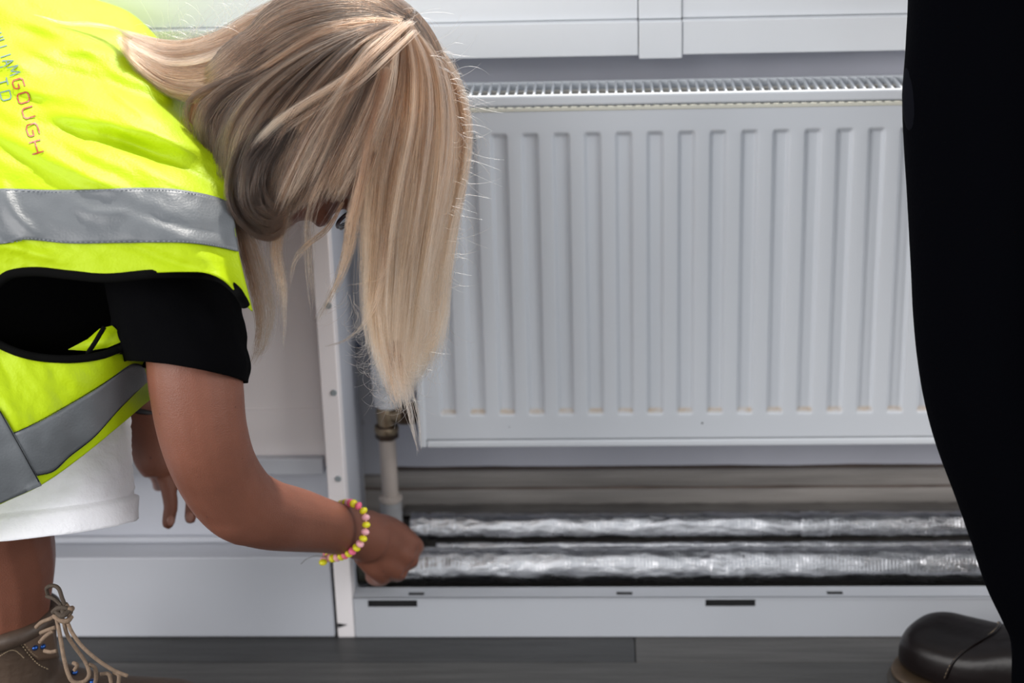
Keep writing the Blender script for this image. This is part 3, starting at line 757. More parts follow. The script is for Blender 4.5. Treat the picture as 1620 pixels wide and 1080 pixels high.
def fold_h(px, py):
    h = 0.0
    for (x0, y0, x1, y1, wd, a) in folds:
        dx, dy = x1 - x0, y1 - y0; L = math.hypot(dx, dy); t = ((px - x0) * dx + (py - y0) * dy) / L / L
        q = (px - x0) * dy / L - (py - y0) * dx / L + 10 * math.sin(t * 3.3 + x0)
        e = sstep(-0.15, 0.25, t) * (1 - sstep(0.75, 1.15, t))
        h += a * e * math.exp(-(q / wd) ** 2)
    return h
for i in range(NV):
    row = []
    for j in range(NU):
        px, py, d = bp_[i][j]
        t = i / (NV - 1)
        k = 1.0 - 0.8 * sstep(0.55, 0.75, t)
        wr = fold_h(px, py) * 1.7 + 0.0075 * k * fbm((px * .88 + py * .47) / 190.0, (-px * .47 + py * .88) / 34.0, 1.3, 3) + 0.0008 * fbm(px / 20.0, py / 14.0, 4, 2)
        row.append(W(px, py, d - wr))
    rowsv.append(row)
vv_ = [p for r in rowsv for p in r]
vest = link('vest', mesh('vest', vv_, grid_faces(NU, NV)), hiviz, her); solid(vest, 0.0012, 1)
back_bvh = BVHTree.FromPolygons([tuple(p) for p in vv_], grid_faces(NU, NV))
front_net = [
    [(-320, 450, 1.52), (-200, 446, 1.52), (-60, 505, 1.535), (0, 543, 1.54), (50, 562, 1.54), (110, 568, 1.545), (175, 560, 1.56), (222, 560, 1.61), (262, 570, 1.72)],
    [(-320, 600, 1.51), (-200, 600, 1.51), (-60, 620, 1.525), (0, 635, 1.53), (50, 640, 1.535), (110, 632, 1.545), (170, 612, 1.57), (220, 600, 1.62), (262, 595, 1.72)],
    [(-320, 760, 1.52), (-200, 760, 1.515), (-60, 735, 1.525), (0, 718, 1.535), (50, 706, 1.54), (110, 680, 1.555), (175, 645, 1.58), (225, 620, 1.63), (262, 610, 1.72)],
    [(-320, 900, 1.545), (-200, 880, 1.54), (-60, 832, 1.545), (0, 797, 1.55), (62, 768, 1.558), (125, 724, 1.572), (185, 675, 1.595), (237, 632, 1.64), (266, 618, 1.72)],
]
fp_ = patch_pts(front_net, 110, 60)
fv = []
for i in range(60):
    for j in range(110):
        px, py, d = fp_[i][j]
        fv.append(W(px, py, d - 0.004 * fbm(px / 60.0 - py / 80.0, (px + py) / 120.0, 7.7, 3)))
vf = link('vest_front', mesh('vest_front', fv, grid_faces(110, 60)), hiviz, vest); solid(vf, 0.0012)
front_bvh = BVHTree.FromPolygons([tuple(p) for p in fv], grid_faces(110, 60))
def hit(px, py, bvh, off):
    d = ray(px, py).normalized()
    loc, nr, idx, dist = bvh.ray_cast(CAM, d)
    if loc is None:
        loc, nr, idx, dist = bvh.find_nearest(CAM + d * 1.6)
        dd = (loc - CAM).dot(FW); loc = W(px, py, dd); return loc - d * off
    return loc - d * off
def band(name, top, bot, bvh, m, parent, nu=60, nv=10, off=0.0022, th=0.0008):
    """a sewn-on strip between two outline curves, lying on the cloth"""
    a = catmull(top, nu); b = catmull(bot, nu); v = []
    for i in range(nv):
        t = i / (nv - 1)
        for j in range(nu):
            q = a[j] * (1 - t) + b[j] * t; v.append(hit(q[0], q[1], bvh, off))
    o = link(name, mesh(name, v, grid_faces(nu, nv)), m, parent); solid(o, th, -1); return o
def line_on(name, pts, bvh, m, parent, wpx=1.0, off=0.003, n=60):
    c = catmull(pts, n); v = [hit(q[0], q[1], bvh, off) for q in c]
    return tube(name, v, wpx * 1.53 / FPX, m, parent, 6)
stripm = retro
band('reflective_strip', [(-310, 300), (-100, 300), (0, 299), (100, 301), (200, 298), (270, 299), (330, 309), (366, 322)],
     [(-310, 392), (-100, 388), (0, 386), (40, 379), (110, 385), (200, 384), (290, 384), (340, 390), (377, 398)], back_bvh, retro, vest, 110, 14)
band('reflective_strip', [(14, 687), (60, 668), (110, 640), (160, 610), (205, 577), (226, 577)], [(58, 752), (85, 745), (110, 722), (150, 690), (190, 645), (233, 603)], front_bvh, retro, vest, 50, 12)
band('reflective_strip', [(-300, 560), (-150, 580), (-40, 620), (-4, 645)], [(-300, 690), (-200, 740), (-100, 800), (-60, 830)], front_bvh, retro, vest, 40, 12) if False else None
band('reflective_strip', [(-12, 640), (2, 652), (30, 700), (66, 768)], [(-150, 700), (-130, 730), (-80, 800), (-10, 800)], front_bvh, retro, vest, 30, 20, off=0.0034)
# dark stitched edges
seam = mat('seam_grey', (0.22, 0.24, 0.27), 0.7)
for pts in ([(-300, 302), (0, 301), (100, 303), (200, 300), (270, 301), (330, 311), (366, 325)], [(-300, 390), (0, 384), (40, 377), (110, 383), (200, 382), (290, 382), (340, 388), (377, 396)]):
    c = catmull(pts, 150)
    V = []
    for i in range(0, 148, 2):
        if c[i][0] < -15: continue
        V.append(tube_data([hit(c[i][0], c[i][1], back_bvh, 0.0034), hit(c[i + 1][0], c[i + 1][1], back_bvh, 0.0034)], 0.0003, 5))
    v, f = join(V); o = link('stitching', mesh('stitching', v, f), seam, vest); o['kind'] = 'stuff'
line_on('strip_edge', [(0, 650), (30, 704), (64, 766)], front_bvh, binding, vest, 0.7, 0.0045)
line_on('strip_edge', [(22, 685), (60, 667), (110, 639), (160, 609), (203, 580)], front_bvh, binding, vest, 0.6, 0.0036)
line_on('strip_edge', [(60, 752), (84, 745), (110, 722), (150, 690), (190, 646), (232, 604)], front_bvh, binding, vest, 0.6, 0.0036)
# black binding round the armhole
arm_top = [(-60, 486), (-20, 462), (2, 440), (22, 430), (60, 427), (110, 432), (170, 437), (240, 431), (300, 430), (345, 436), (372, 455), (383, 470), (389, 482)]
def edge_roll(pts, bvh, r, dy, n=110):
    c = catmull(pts, n); ds = [(hit(q[0], q[1] + dy, bvh, 0.0) - CAM).dot(FW) for q in c]
    sm_ = [sum(ds[max(0, i - 6):i + 7]) / len(ds[max(0, i - 6):i + 7]) for i in range(n)]
    tube('armhole_binding', [W(q[0], q[1] + dy, d - 0.0025) for q, d in zip(c, sm_)], r, binding, vest, 10)
edge_roll(arm_top, back_bvh, 0.0042, 2.5)
line_on('armhole_stitch', [(x, y + 9) for x, y in arm_top[1:]], back_bvh, mat('dark_olive_thread', (0.03, 0.035, 0.006), 0.7), vest, 0.8, 0.0) if False else None
arm_bot = [(-60, 505), (0, 545), (50, 563), (110, 568), (160, 562), (196, 548)]
edge_roll(arm_bot, front_bvh, 0.0036, 0)
# inside of the far vest panel seen through the sleeve gap
ins = [(108, 553), (140, 536), (158, 520), (178, 515), (192, 528), (194, 540), (170, 550), (140, 555)]
n_ = len(ins); v = [W(x, y, 1.560 + 0.004 * math.sin(i)) for i, (x, y) in enumerate(ins)]
o = link('vest_lining', mesh('vest_lining', v, [tuple(range(n_))]), hiviz, vest); solid(o, 0.001)
tube('armhole_binding', [W(138, 560, 1.550), W(150, 542, 1.549), W(165, 517, 1.548)], 0.0022, binding, vest, 8)
# neckline edge
0 and line_on('neck_binding', [(262, 78), (300, 130), (330, 190), (350, 246), (366, 322), (377, 398), (398, 480)], back_bvh, mat('olive_edge', (0.30, 0.38, 0.02), 0.7), vest, 1.6, 0.0)

# lettering on the back of the vest
GL = {  # stroke glyphs in a 1 x 1 box (reading direction, height)
 'G': [[(0.95, 0.95), (0.25, 0.95), (0.05, 0.80), (0.05, 0.20), (0.25, 0.05), (0.80, 0.05), (0.95, 0.18), (0.95, 0.48), (0.50, 0.48)]],
 'O': [[(0.22, 0.95), (0.80, 0.95), (0.96, 0.80), (0.96, 0.20), (0.80, 0.05), (0.22, 0.05), (0.05, 0.20), (0.05, 0.80), (0.22, 0.95)]],
 'U': [[(0.05, 0.97), (0.05, 0.22), (0.22, 0.05), (0.78, 0.05), (0.95, 0.22), (0.95, 0.97)]],
 'H': [[(0.05, 0), (0.05, 1)], [(0.95, 0), (0.95, 1)], [(0.05, 0.5), (0.95, 0.5)]],
 'W': [[(0, 1), (0.25, 0), (0.5, 1), (0.75, 0), (1, 1)]], 'I': [[(0.5, 0), (0.5, 1)]], 'L': [[(0.1, 1), (0.1, 0.04), (0.95, 0.04)]],
 'A': [[(0, 0), (0.5, 1), (1, 0)], [(0.2, 0.32), (0.8, 0.32)]], 'M': [[(0.02, 0), (0.1, 1), (0.5, 0.2), (0.9, 1), (0.98, 0)]],
 'T': [[(0, 0.97), (1, 0.97)], [(0.5, 0.97), (0.5, 0)]], 'D': [[(0.06, 0.04), (0.06, 0.96), (0.75, 0.96), (0.95, 0.80), (0.95, 0.20), (0.75, 0.04), (0.06, 0.04)]],
 '.': [[(0.3, 0.02), (0.5, 0.02)]], '&': [[(0.9, 0), (0.15, 0.75), (0.3, 1), (0.55, 0.8), (0.1, 0.3), (0.35, 0), (0.9, 0.45)]]}
def glyph(ch, cx_, cy_, wd, ht, ang, m, lw=0.75):
    e1 = (math.cos(ang), math.sin(ang)); e2 = (math.sin(ang), -math.cos(ang))      # reading direction, letter top
    V = []
    for st_ in GL[ch]:
        pts = []
        for (a, b) in zip(st_[:-1], st_[1:]):
            for t in np.linspace(0, 1, 7)[:-1]: pts.append((a[0] + (b[0] - a[0]) * t, a[1] + (b[1] - a[1]) * t))
        pts.append(st_[-1])
        q = []
        for (u, h_) in pts:
            u_ = (u - 0.5) * wd; h2 = (h_ - 0.5) * ht
            q.append((cx_ + e1[0] * u_ + e2[0] * h2, cy_ + e1[1] * u_ + e2[1] * h2))
        # flat ribbon
        vs = []; n = len(q)
        for i, (x, y) in enumerate(q):
            tx, ty = q[min(i + 1, n - 1)][0] - q[max(i - 1, 0)][0], q[min(i + 1, n - 1)][1] - q[max(i - 1, 0)][1]
            l = math.hypot(tx, ty) or 1; nx_, ny_ = -ty / l * lw, tx / l * lw
            vs += [hit(x + nx_, y + ny_, back_bvh, 0.0016), hit(x - nx_, y - ny_, back_bvh, 0.0016)]
        V.append((vs, [(2 * i, 2 * i + 1, 2 * i + 3, 2 * i + 2) for i in range(n - 1)]))
    v, f = join(V); o = link('printed_letter', mesh('printed_letter', v, f), m, vest, False); return o
red_p = mat('red_print', (0.33, 0.03, 0.006), 0.5); blue_p = mat('blue_grey_print', (0.12, 0.20, 0.21), 0.5)
A0 = math.atan2(1.0, 0.27)
for ch, x, y, wd, ht in (('G', 29, 132, 15.5, 19), ('O', 37, 154.5, 17, 19.5), ('U', 44.8, 178, 18, 19.5), ('G', 51.5, 205, 20, 20), ('H', 57.5, 232.5, 21, 19)):
    glyph(ch, x, y, wd, ht, A0 - (0.03 if ch != 'H' else 0.02), red_p, 1.15)
for ch, x, y, wd, ht in (('M', 22, 111, 14, 18), ('A', 13, 98, 9, 17), ('I', 9, 88, 3, 17), ('L', 4, 77, 8, 17), ('L', 0, 67, 8, 17), ('I', -3, 60, 3, 17), ('W', -8, 47, 15, 17)):
    glyph(ch, x, y, wd, ht, A0 - 0.05, blue_p, 0.9)
for ch, x, y, wd, ht in (('L', -2, 112, 12, 17), ('T', 3.5, 130, 12, 17), ('D', 9, 151, 15, 17), ('.', 2, 167, 10, 17)):
    glyph(ch, x, y, wd, ht, A0, blue_p, 0.95)

# ---------------------------------------------------------------- shorts
def shorts_leg(name, top, bot, r0, r1, seed, parent):
    n, seg = 60, 96; v = []; f = []
    top, bot = Vector(top), Vector(bot)
    ax_ = (bot - top)
    for i in range(n):
        t = i / (n - 1); c0 = top + ax_ * t
        r = r0 + (r1 - r0) * t
        for k in range(seg):
            th = 2 * math.pi * k / seg; c, s = math.cos(th), math.sin(th)
            q = r * (1 + 0.04 * fbm(c * 1.6 + seed, s * 1.6, t * 2.5, 3)) + 0.0035 * fbm(c * 4 + seed, s * 4, t * 7, 3) * (1 if t < 0.8 else 0.4)
            if t > 0.86: q += 0.0055                     # turned-up cuff
            tilt = -0.10 * c * sstep(0.3, 0.8, t)
            p = c0 + RT * (q * c) + FW * (q * s * 0.95) + UP * (0.10 * q * c * sstep(0, .8, t))
            v.append(p)
    for i in range(n - 1):
        for k in range(seg):
            k2 = (k + 1) % seg; f.append((i * seg + k, i * seg + k2, (i + 1) * seg + k2, (i + 1) * seg + k))
    o = link(name, mesh(name, v, f), denim, parent); solid(o, 0.0025); return o
denim = mat('white_denim', (0.93, 0.93, 0.97), 0.8, bump=0.5, bscale=240, var=0.03, vscale=12)
sh = thing('shorts', W(-100, 600, 1.70), None, None); put(sh, her)
def under(o, par):
    o.parent = par; o.matrix_parent_inverse = Matrix.Translation(-par.location)
under(shorts_leg('right_leg_cloth', W(52, 590, 1.70), W(64, 838, 1.68), 0.088, 0.0850, 3, None), sh)
under(shorts_leg('left_leg_cloth', W(-190, 520, 1.84), W(-230, 830, 1.86), 0.088, 0.0885, 8, None), sh)
SD = [tube_data(catmull([W(60, 640, 1.72), W(-60, 590, 1.76), W(-230, 480, 1.78), W(-340, 440, 1.78)], 14), [0.080, 0.088, 0.095, 0.10, 0.105, 0.11, 0.115, 0.118, 0.12, 0.122, 0.124, 0.124, 0.12, 0.11]),
      tube_data(catmull([W(-190, 540, 1.84), W(-230, 480, 1.80), W(-330, 410, 1.78)], 8), 0.10)]
under(remeshed('seat_cloth', SD, 0.005, 6, denim, None), sh)
# stitched side seam and cuff line
v = [W(75 + 2 * math.sin(i), 800 + i * 5, 1.595) for i in range(0)]
def on_short(px, py, d=1.70):  # point on the front of the near leg cloth
    c = 64 + (py - 560) / 278.0 * 17; x = (px - c) * 1.69 / FPX; r = 0.0925
    s = -math.sqrt(max(0, 1 - min(1, (x / r) ** 2)))
    return W(px, py, 1.69) + FW * (s * r * 0.95)
sm = mat('seam_white', (0.7, 0.7, 0.76), 0.8)
o = tube('side_seam', [on_short(74, y) + UP * 0.0 for y in np.linspace(800, 836, 12)], 0.0011, sm, None, 6); under(o, sh)

# ---------------------------------------------------------------- bead bracelet and wrist band
br = thing('bead_bracelet', W(560, 840, 1.82), None, None); put(br, her)
bead_y = mat('bead_yellow', (0.80, 0.74, 0.02), 0.3, sss=0.2); bead_p = mat('bead_pink', (0.90, 0.17, 0.30), 0.3, sss=0.2); bead_l = mat('bead_light_pink', (0.90, 0.45, 0.50), 0.3, sss=0.2)
front = [(540, 797, 1.835), (551, 795, 1.815), (561, 797, 1.80), (570, 802, 1.797), (577, 811, 1.795), (579, 823, 1.793), (579, 834, 1.793), (577, 844, 1.793), (573, 855, 1.795), (566, 864, 1.80), (558, 871, 1.805), (548, 877, 1.815), (536, 881, 1.825), (525, 883, 1.835)]
backp = [(519, 880, 1.855), (516, 868, 1.872), (520, 850, 1.885), (525, 830, 1.89), (530, 812, 1.88), (535, 801, 1.86)]
loop = [W(*p) for p in catmull(front + backp + [front[0]], 400)]
L = [0]
for a, b in zip(loop[:-1], loop[1:]): L.append(L[-1] + (b - a).length)
nb = 38; bead_v, bead_f = ball_data((0, 0, 0), 0.0045, 0.0045, 0.0034, None, 14, 9)
bmesh_y, bmesh_p, bmesh_l = (mesh('bead', bead_v, bead_f) for _ in range(3))
for me_, m_ in ((bmesh_y, bead_y), (bmesh_p, bead_p), (bmesh_l, bead_l)):
    me_.materials.append(m_); me_.polygons.foreach_set('use_smooth', [True] * len(me_.polygons))
pat = [bmesh_y, bmesh_l, bmesh_y, bmesh_l, bmesh_p, bmesh_y, bmesh_p, bmesh_y, bmesh_l, bmesh_y, bmesh_l, bmesh_y, bmesh_l, bmesh_y, bmesh_p, bmesh_y, bmesh_p]
for k in range(nb):
    s_ = L[-1] * k / nb; i = max(1, min(len(loop) - 1, int(np.searchsorted(L, s_))))
    t_ = (loop[i] - loop[i - 1]).normalized()
    o = bpy.data.objects.new('bead', pat[k % len(pat)]); col.objects.link(o)
    o.location = loop[i]; o.rotation_euler = t_.to_track_quat('Z', 'Y').to_euler(); under(o, br)
for p_, me_ in (((513, 884, 1.838), bmesh_l), ((511, 889, 1.834), bmesh_y)):
    o = bpy.data.objects.new('bead', me_); col.objects.link(o); o.location = W(*p_); under(o, br)
o = tube('elastic_cord', loop[::8], 0.0008, bead_l, None, 6); under(o, br)
o = tube('cord_tail', [W(*p) for p in catmull([(515, 881, 1.835), (500, 879, 1.83), (485, 884, 1.825), (476, 892, 1.82)], 14)], 0.0004, mat('cord_grey', (0.2, 0.2, 0.2), 0.5), None, 6); under(o, br)
pts = []
for k in range(25):
    th = 2 * math.pi * k / 24
    pts.append(W(224, 648, 1.87) + RT * (0.0235 * math.cos(th)) + FW * (0.022 * math.sin(th)) - UP * (0.006 * math.cos(th)))
tube('wrist_band', pts, 0.0032, mat('black_band', (0.01, 0.01, 0.012), 0.5), her, 8, cap=False)

# ---------------------------------------------------------------- boots
def shoe_foot(heel, fwd, Lg, hw, hts, seg=28, n=26, z0=0.0):
    """closed loft from heel to toe: hts = [(t, half width factor, top height)]"""
    fwd = Vector(fwd).normalized(); side = Vector((0, 0, 1)).cross(fwd); v = []; f = []
    ks = catmull(hts, n)
    for i, (t, wf, h, cs) in enumerate(ks):
        c = Vector(heel) + fwd * (Lg * t) + side * (cs * hw)
        for k in range(seg):
            th = 2 * math.pi * k / seg; a, b = math.cos(th), math.sin(th)
            sa = abs(a) ** 0.75 * (1 if a > 0 else -1); sb = abs(b) ** 0.75 * (1 if b > 0 else -1)
            v.append(c + side * (hw * wf * sa) + Vector((0, 0, z0 + h / 2 + h / 2 * sb)))
    for i in range(n - 1):
        for k in range(seg):
            k2 = (k + 1) % seg; f.append((i * seg + k, i * seg + k2, (i + 1) * seg + k2, (i + 1) * seg + k))
    f.append(tuple(reversed(range(seg)))); f.append(tuple(range((n - 1) * seg, n * seg)))
    return v, f
boot_m = mat('brown_nubuck', (0.060, 0.036, 0.022), 0.62, bump=0.5, bscale=140, var=0.30, vscale=16)
boot_dark = mat('dark_brown_leather', (0.055, 0.035, 0.024), 0.5, bump=0.4, bscale=90, var=0.3, vscale=20)
sole_m = mat('boot_sole', (0.03, 0.026, 0.022), 0.7, bump=0.4)
lace_m = mat('beige_lace', (0.22, 0.15, 0.10), 0.7, bump=0.8, bscale=900, var=0.2, vscale=200)
hook_m = mat('blue_metal_hook', (0.03, 0.09, 0.30), 0.22, 0.9)
stitch_m = mat('tan_stitch', (0.42, 0.32, 0.20), 0.7)
def hiking_boot(heel, fwd, ank, shaft_top, par, detail=True):
    bt_ = thing('hiking_boot', heel, None, None); put(bt_, par)
    Lg, hw = 0.275, 0.048
    toe_h = [(0, .35, .05, 0), (.03, .62, .075, 0), (.15, .74, .092, 0), (.33, .72, .088, 0), (.48, .80, .062, 0), (.62, .92, .046, 0), (.75, 1.0, .039, 0), (.9, .92, .037, 0), (.97, .66, .032, 0), (1, .3, .022, 0)]
    dat = [shoe_foot(heel, fwd, Lg, hw, toe_h, z0=0.018)]
    a = Vector(ank); tp = Vector(shaft_top)
    dat.append(tube_data(catmull([Vector((a.x, a.y, 0.055)), a, tp], 10), [0.046, 0.047, 0.047, 0.047, 0.046, 0.0455, 0.045, 0.0455, 0.0465, 0.047], seg=28))
    up = remeshed('upper', dat, 0.0022, 8, boot_m, None); under(up, bt_)
    v, f = shoe_foot(Vector(heel) - Vector(fwd) * 0.006, fwd, Lg + 0.014, hw * 1.07, [(0, .5, .022, 0), (.05, .8, .022, 0), (.2, .84, .022, 0), (.4, .78, .022, 0), (.6, .92, .022, 0), (.78, 1.04, .022, 0), (.92, .9, .022, 0), (1, .4, .022, 0)], z0=0.0)
    under(link('sole', mesh('sole', v, f), sole_m), bt_)
    # padded collar
    pts = [tp + Vector((0.045 * math.cos(t), 0.046 * math.sin(t), 0.010 * math.cos(t) - 0.004)) for t in np.linspace(0, 2 * math.pi, 37)]
    v, f = tube_data(pts, 0.0085, 12, cap=False); under(link('collar', mesh('collar', v, f), boot_dark), bt_)
    return bt_
fwdB = Vector((1, 0.02, 0)).normalized()
toeX = P(318, 1075, -0.37).x
heelB = Vector((toeX - 0.272, YB, 0.0))
tpB = P(14, 978, YB); 
bootR = hiking_boot(heelB, fwdB, Vector((tpB.x - 0.002, YB, 0.09)), tpB, her)
bootL = hiking_boot(Vector((ankL.x - 0.07, ankL.y, 0)), fwdB, Vector((ankL.x, ankL.y, 0.09)), Vector((ankL.x, ankL.y, tpB.z)), her)
dgr = bpy.context.evaluated_depsgraph_get()
up_o = [c for c in bootR.children if c.name.startswith('upper')][0]
bvhB = BVHTree.FromPolygons([tuple(vt.co) for vt in up_o.data.vertices], [tuple(p.vertices) for p in up_o.data.polygons])
def onb(px, py, off=0.002):
    d = ray(px, py).normalized(); loc, nr, i_, ds = bvhB.ray_cast(CAM, d)
    if loc is None: loc, nr, i_, ds = bvhB.find_nearest(CAM + d * 1.66)
    return loc - d * off
def btube(name, pts, r, m, n=24, seg=8):
    v, f = tube_data(catmull(pts, n), r, seg); under(link(name, mesh(name, v, f), m), bootR)
# ankle cuff panel, overlays
def bpatch(name, poly, m, off, th=0.0015):
    # fill polygon by a fan grid from its centroid so that it follows the boot
    cx_ = sum(p[0] for p in poly) / len(poly); cy_ = sum(p[1] for p in poly) / len(poly); n = len(poly); v = []; f = []
    K = 7
    for r_ in range(K + 1):
        for (x, y) in poly: v.append(onb(cx_ + (x - cx_) * r_ / K, cy_ + (y - cy_) * r_ / K, off))
    for r_ in range(K):
        for k in range(n):
            k2 = (k + 1) % n; f.append((r_ * n + k, (r_ + 1) * n + k, (r_ + 1) * n + k2, r_ * n + k2))
    o = link(name, mesh(name, v, f), m); solid(o, th); under(o, bootR)
def dens(poly, k=6):
    out = []
    for (a, b) in zip(poly, poly[1:] + poly[:1]):
        for t in range(k): out.append((a[0] + (b[0] - a[0]) * t / k, a[1] + (b[1] - a[1]) * t / k))
    return out
bpatch('ankle_pad', dens([(-20, 985), (0, 978), (30, 972), (32, 990), (28, 1012), (0, 1026), (-20, 1030)]), boot_dark, 0.002)
bpatch('eyestay', dens([(33, 982), (60, 972), (76, 975), (84, 1000), (92, 1040), (60, 1044), (48, 1034), (34, 1016)]), mat('brown_mid', (0.10, 0.062, 0.04), 0.5, bump=0.4, bscale=120), 0.0028)
bpatch('tongue', dens([(78, 960), (86, 975), (92, 1010), (100, 1045), (112, 1040), (104, 1000), (92, 962)]), boot_dark, 0.001)
for pl in ([(36, 984), (58, 975), (74, 977)], [(36, 984), (34, 1000), (36, 1014), (50, 1032), (62, 1041)], [(40, 986), (38, 1000), (41, 1012)], [(0, 1030), (28, 1017), (45, 1034), (60, 1050), (80, 1060)], [(-5, 1040), (20, 1028), (40, 1042)]):
    c = catmull(pl, 40); V = []
    for i in range(0, 38, 2): V.append(tube_data([onb(*c[i], 0.0045), onb(*c[i + 1], 0.0045)], 0.0004, 5))
    v, f = join(V); o = link('stitching', mesh('stitching', v, f), stitch_m); under(o, bootR); o['kind'] = 'stuff'
for (x, y) in ((51, 997), (60, 996), (55, 1024), (67, 1022), (118, 1063), (146, 1078)):
    q = onb(x, y, 0.004); dr = -ray(x, y).normalized()
    v, f = ball_data(q, 0.0036, 0.0036, 0.0030); under(link('lace_hook', mesh('lace_hook', v, f), hook_m), bootR)
lr = 0.0020
def LQ(*pts): return [W(x, y, d) for x, y, d in pts]
D1 = 1.655
for pl in (
    [(57, 992, 1.655), (66, 984, 1.65), (80, 978, 1.645), (90, 972, 1.645)], [(64, 1001, 1.655), (76, 996, 1.65), (88, 992, 1.648)],
    [(63, 1016, 1.655), (72, 1006, 1.65), (84, 998, 1.648)], [(70, 1029, 1.655), (80, 1031, 1.652), (90, 1029, 1.65)]):
    btube('lace', LQ(*pl), lr, lace_m)
dk = mat('dark_lace', (0.06, 0.042, 0.028), 0.7, bump=0.8, bscale=900)
btube('lace_loop', LQ((76, 942, 1.655), (74, 930, 1.65), (84, 926, 1.645), (93, 931, 1.642), (98, 945, 1.64), (104, 960, 1.64)), lr, dk)
btube('lace_loop', LQ((74, 943, 1.655), (84, 946, 1.648), (94, 954, 1.642), (100, 962, 1.64)), lr, dk)
for k, (pa) in enumerate(([(84, 968, 1.640), (92, 962, 1.634), (104, 962, 1.632), (112, 970, 1.636)], [(86, 974, 1.640), (94, 980, 1.633), (106, 982, 1.632), (113, 974, 1.636)], [(96, 958, 1.645), (100, 968, 1.630), (96, 978, 1.636)], [(104, 956, 1.645), (110, 964, 1.632), (114, 962, 1.640), (106, 972, 1.63)], [(88, 966, 1.638), (98, 974, 1.628), (110, 966, 1.632)])):
    btube('lace_knot', LQ(*pa), 0.0026, lace_m if k in (1, 3) else dk)
btube('lace', LQ((90, 980, 1.636), (95, 1005, 1.632), (101, 1040, 1.63), (108, 1066, 1.63), (116, 1078, 1.632), (132, 1078, 1.635), (141, 1066, 1.638), (134, 1045, 1.642), (116, 1020, 1.64), (106, 1003, 1.638), (101, 984, 1.636)), lr, lace_m, 60)
btube('lace', LQ((106, 982, 1.634), (114, 1000, 1.632), (130, 1022, 1.632), (155, 1044, 1.634), (180, 1060, 1.638), (202, 1069, 1.642)), lr, lace_m, 40)
btube('lace_tip', LQ((184, 1062, 1.639), (202, 1069, 1.642)), 0.0017, mat('aglet', (0.25, 0.2, 0.17), 0.3), 8)
btube('lace', LQ((140, 1050, 1.642), (150, 1056, 1.645), (152, 1072, 1.65), (148, 1090, 1.655)), lr, lace_m)
btube('lace', LQ((118, 1060, 1.655), (122, 1052, 1.652), (116, 1048, 1.655)), lr, lace_m)
btube('lace', LQ((160, 1066, 1.655), (172, 1066, 1.65), (176, 1080, 1.65)), lr, lace_m)
btube('lace', LQ((180, 1064, 1.655), (188, 1068, 1.65), (187, 1084, 1.65)), lr, lace_m)

# ---------------------------------------------------------------- hair
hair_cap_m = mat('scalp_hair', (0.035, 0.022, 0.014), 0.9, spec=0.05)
cd_ = [ball_data(H(-0.012, 0.016, 0), 0.078, 0.096, 0.098, AX)]
cd_.append(ball_data(H(-0.052, -0.035, 0), 0.060, 0.045, 0.070, AX))
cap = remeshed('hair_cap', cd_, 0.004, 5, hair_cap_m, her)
def hair_mat(name, root, mid_, tip, mel=0):
    m = bpy.data.materials.new(name); m.use_nodes = True; nt = m.node_tree
    for n_ in list(nt.nodes): nt.nodes.remove(n_)
    out = nt.nodes.new('ShaderNodeOutputMaterial'); b = nt.nodes.new('ShaderNodeBsdfHairPrincipled'); b.parametrization = 'COLOR'
    b.inputs['Roughness'].default_value = 0.28; b.inputs['Radial Roughness'].default_value = 0.4; b.inputs['Random Roughness'].default_value = 0.3
    hi = nt.nodes.new('ShaderNodeHairInfo')
    r = nt.nodes.new('ShaderNodeValToRGB'); e = r.color_ramp.elements
    e[0].position = 0.0; e[0].color = (*root, 1); e[1].position = 1.0; e[1].color = (*tip, 1)
    k = e.new(0.45); k.color = (*mid_, 1)
    # per strand variation
    ad = nt.nodes.new('ShaderNodeMath'); ad.operation = 'MULTIPLY_ADD'; ad.inputs[1].default_value = 0.9; ad.inputs[2].default_value = -0.40
    nt.links.new(hi.outputs['Random'], ad.inputs[0])
    a2 = nt.nodes.new('ShaderNodeMath'); a2.operation = 'ADD'; nt.links.new(hi.outputs['Intercept'], a2.inputs[0]); nt.links.new(ad.outputs[0], a2.inputs[1])
    nt.links.new(a2.outputs[0], r.inputs['Fac'])
    nt.links.new(r.outputs['Color'], b.inputs['Color'])
    nt.links.new(b.outputs[0], out.inputs['Surface'])
    return m
HM = hair_mat('blonde_hair', (0.045, 0.020, 0.010), (0.105, 0.050, 0.026), (0.32, 0.175, 0.10))
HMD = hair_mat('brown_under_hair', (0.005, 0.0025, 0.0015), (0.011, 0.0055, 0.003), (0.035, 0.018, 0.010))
HML = hair_mat('light_hair', (0.12, 0.066, 0.040), (0.25, 0.145, 0.09), (0.46, 0.30, 0.20))
HMF = hair_mat('flyaway_hair', (0.35, 0.25, 0.18), (0.45, 0.35, 0.28), (0.55, 0.45, 0.36))
K = 26
AXN = [np.array(a) for a in AX]
EL = [(np.array(H(-0.012, 0.016, 0)), (0.078, 0.096, 0.098)), (np.array(H(-0.052, -0.035, 0)), (0.060, 0.045, 0.070))]
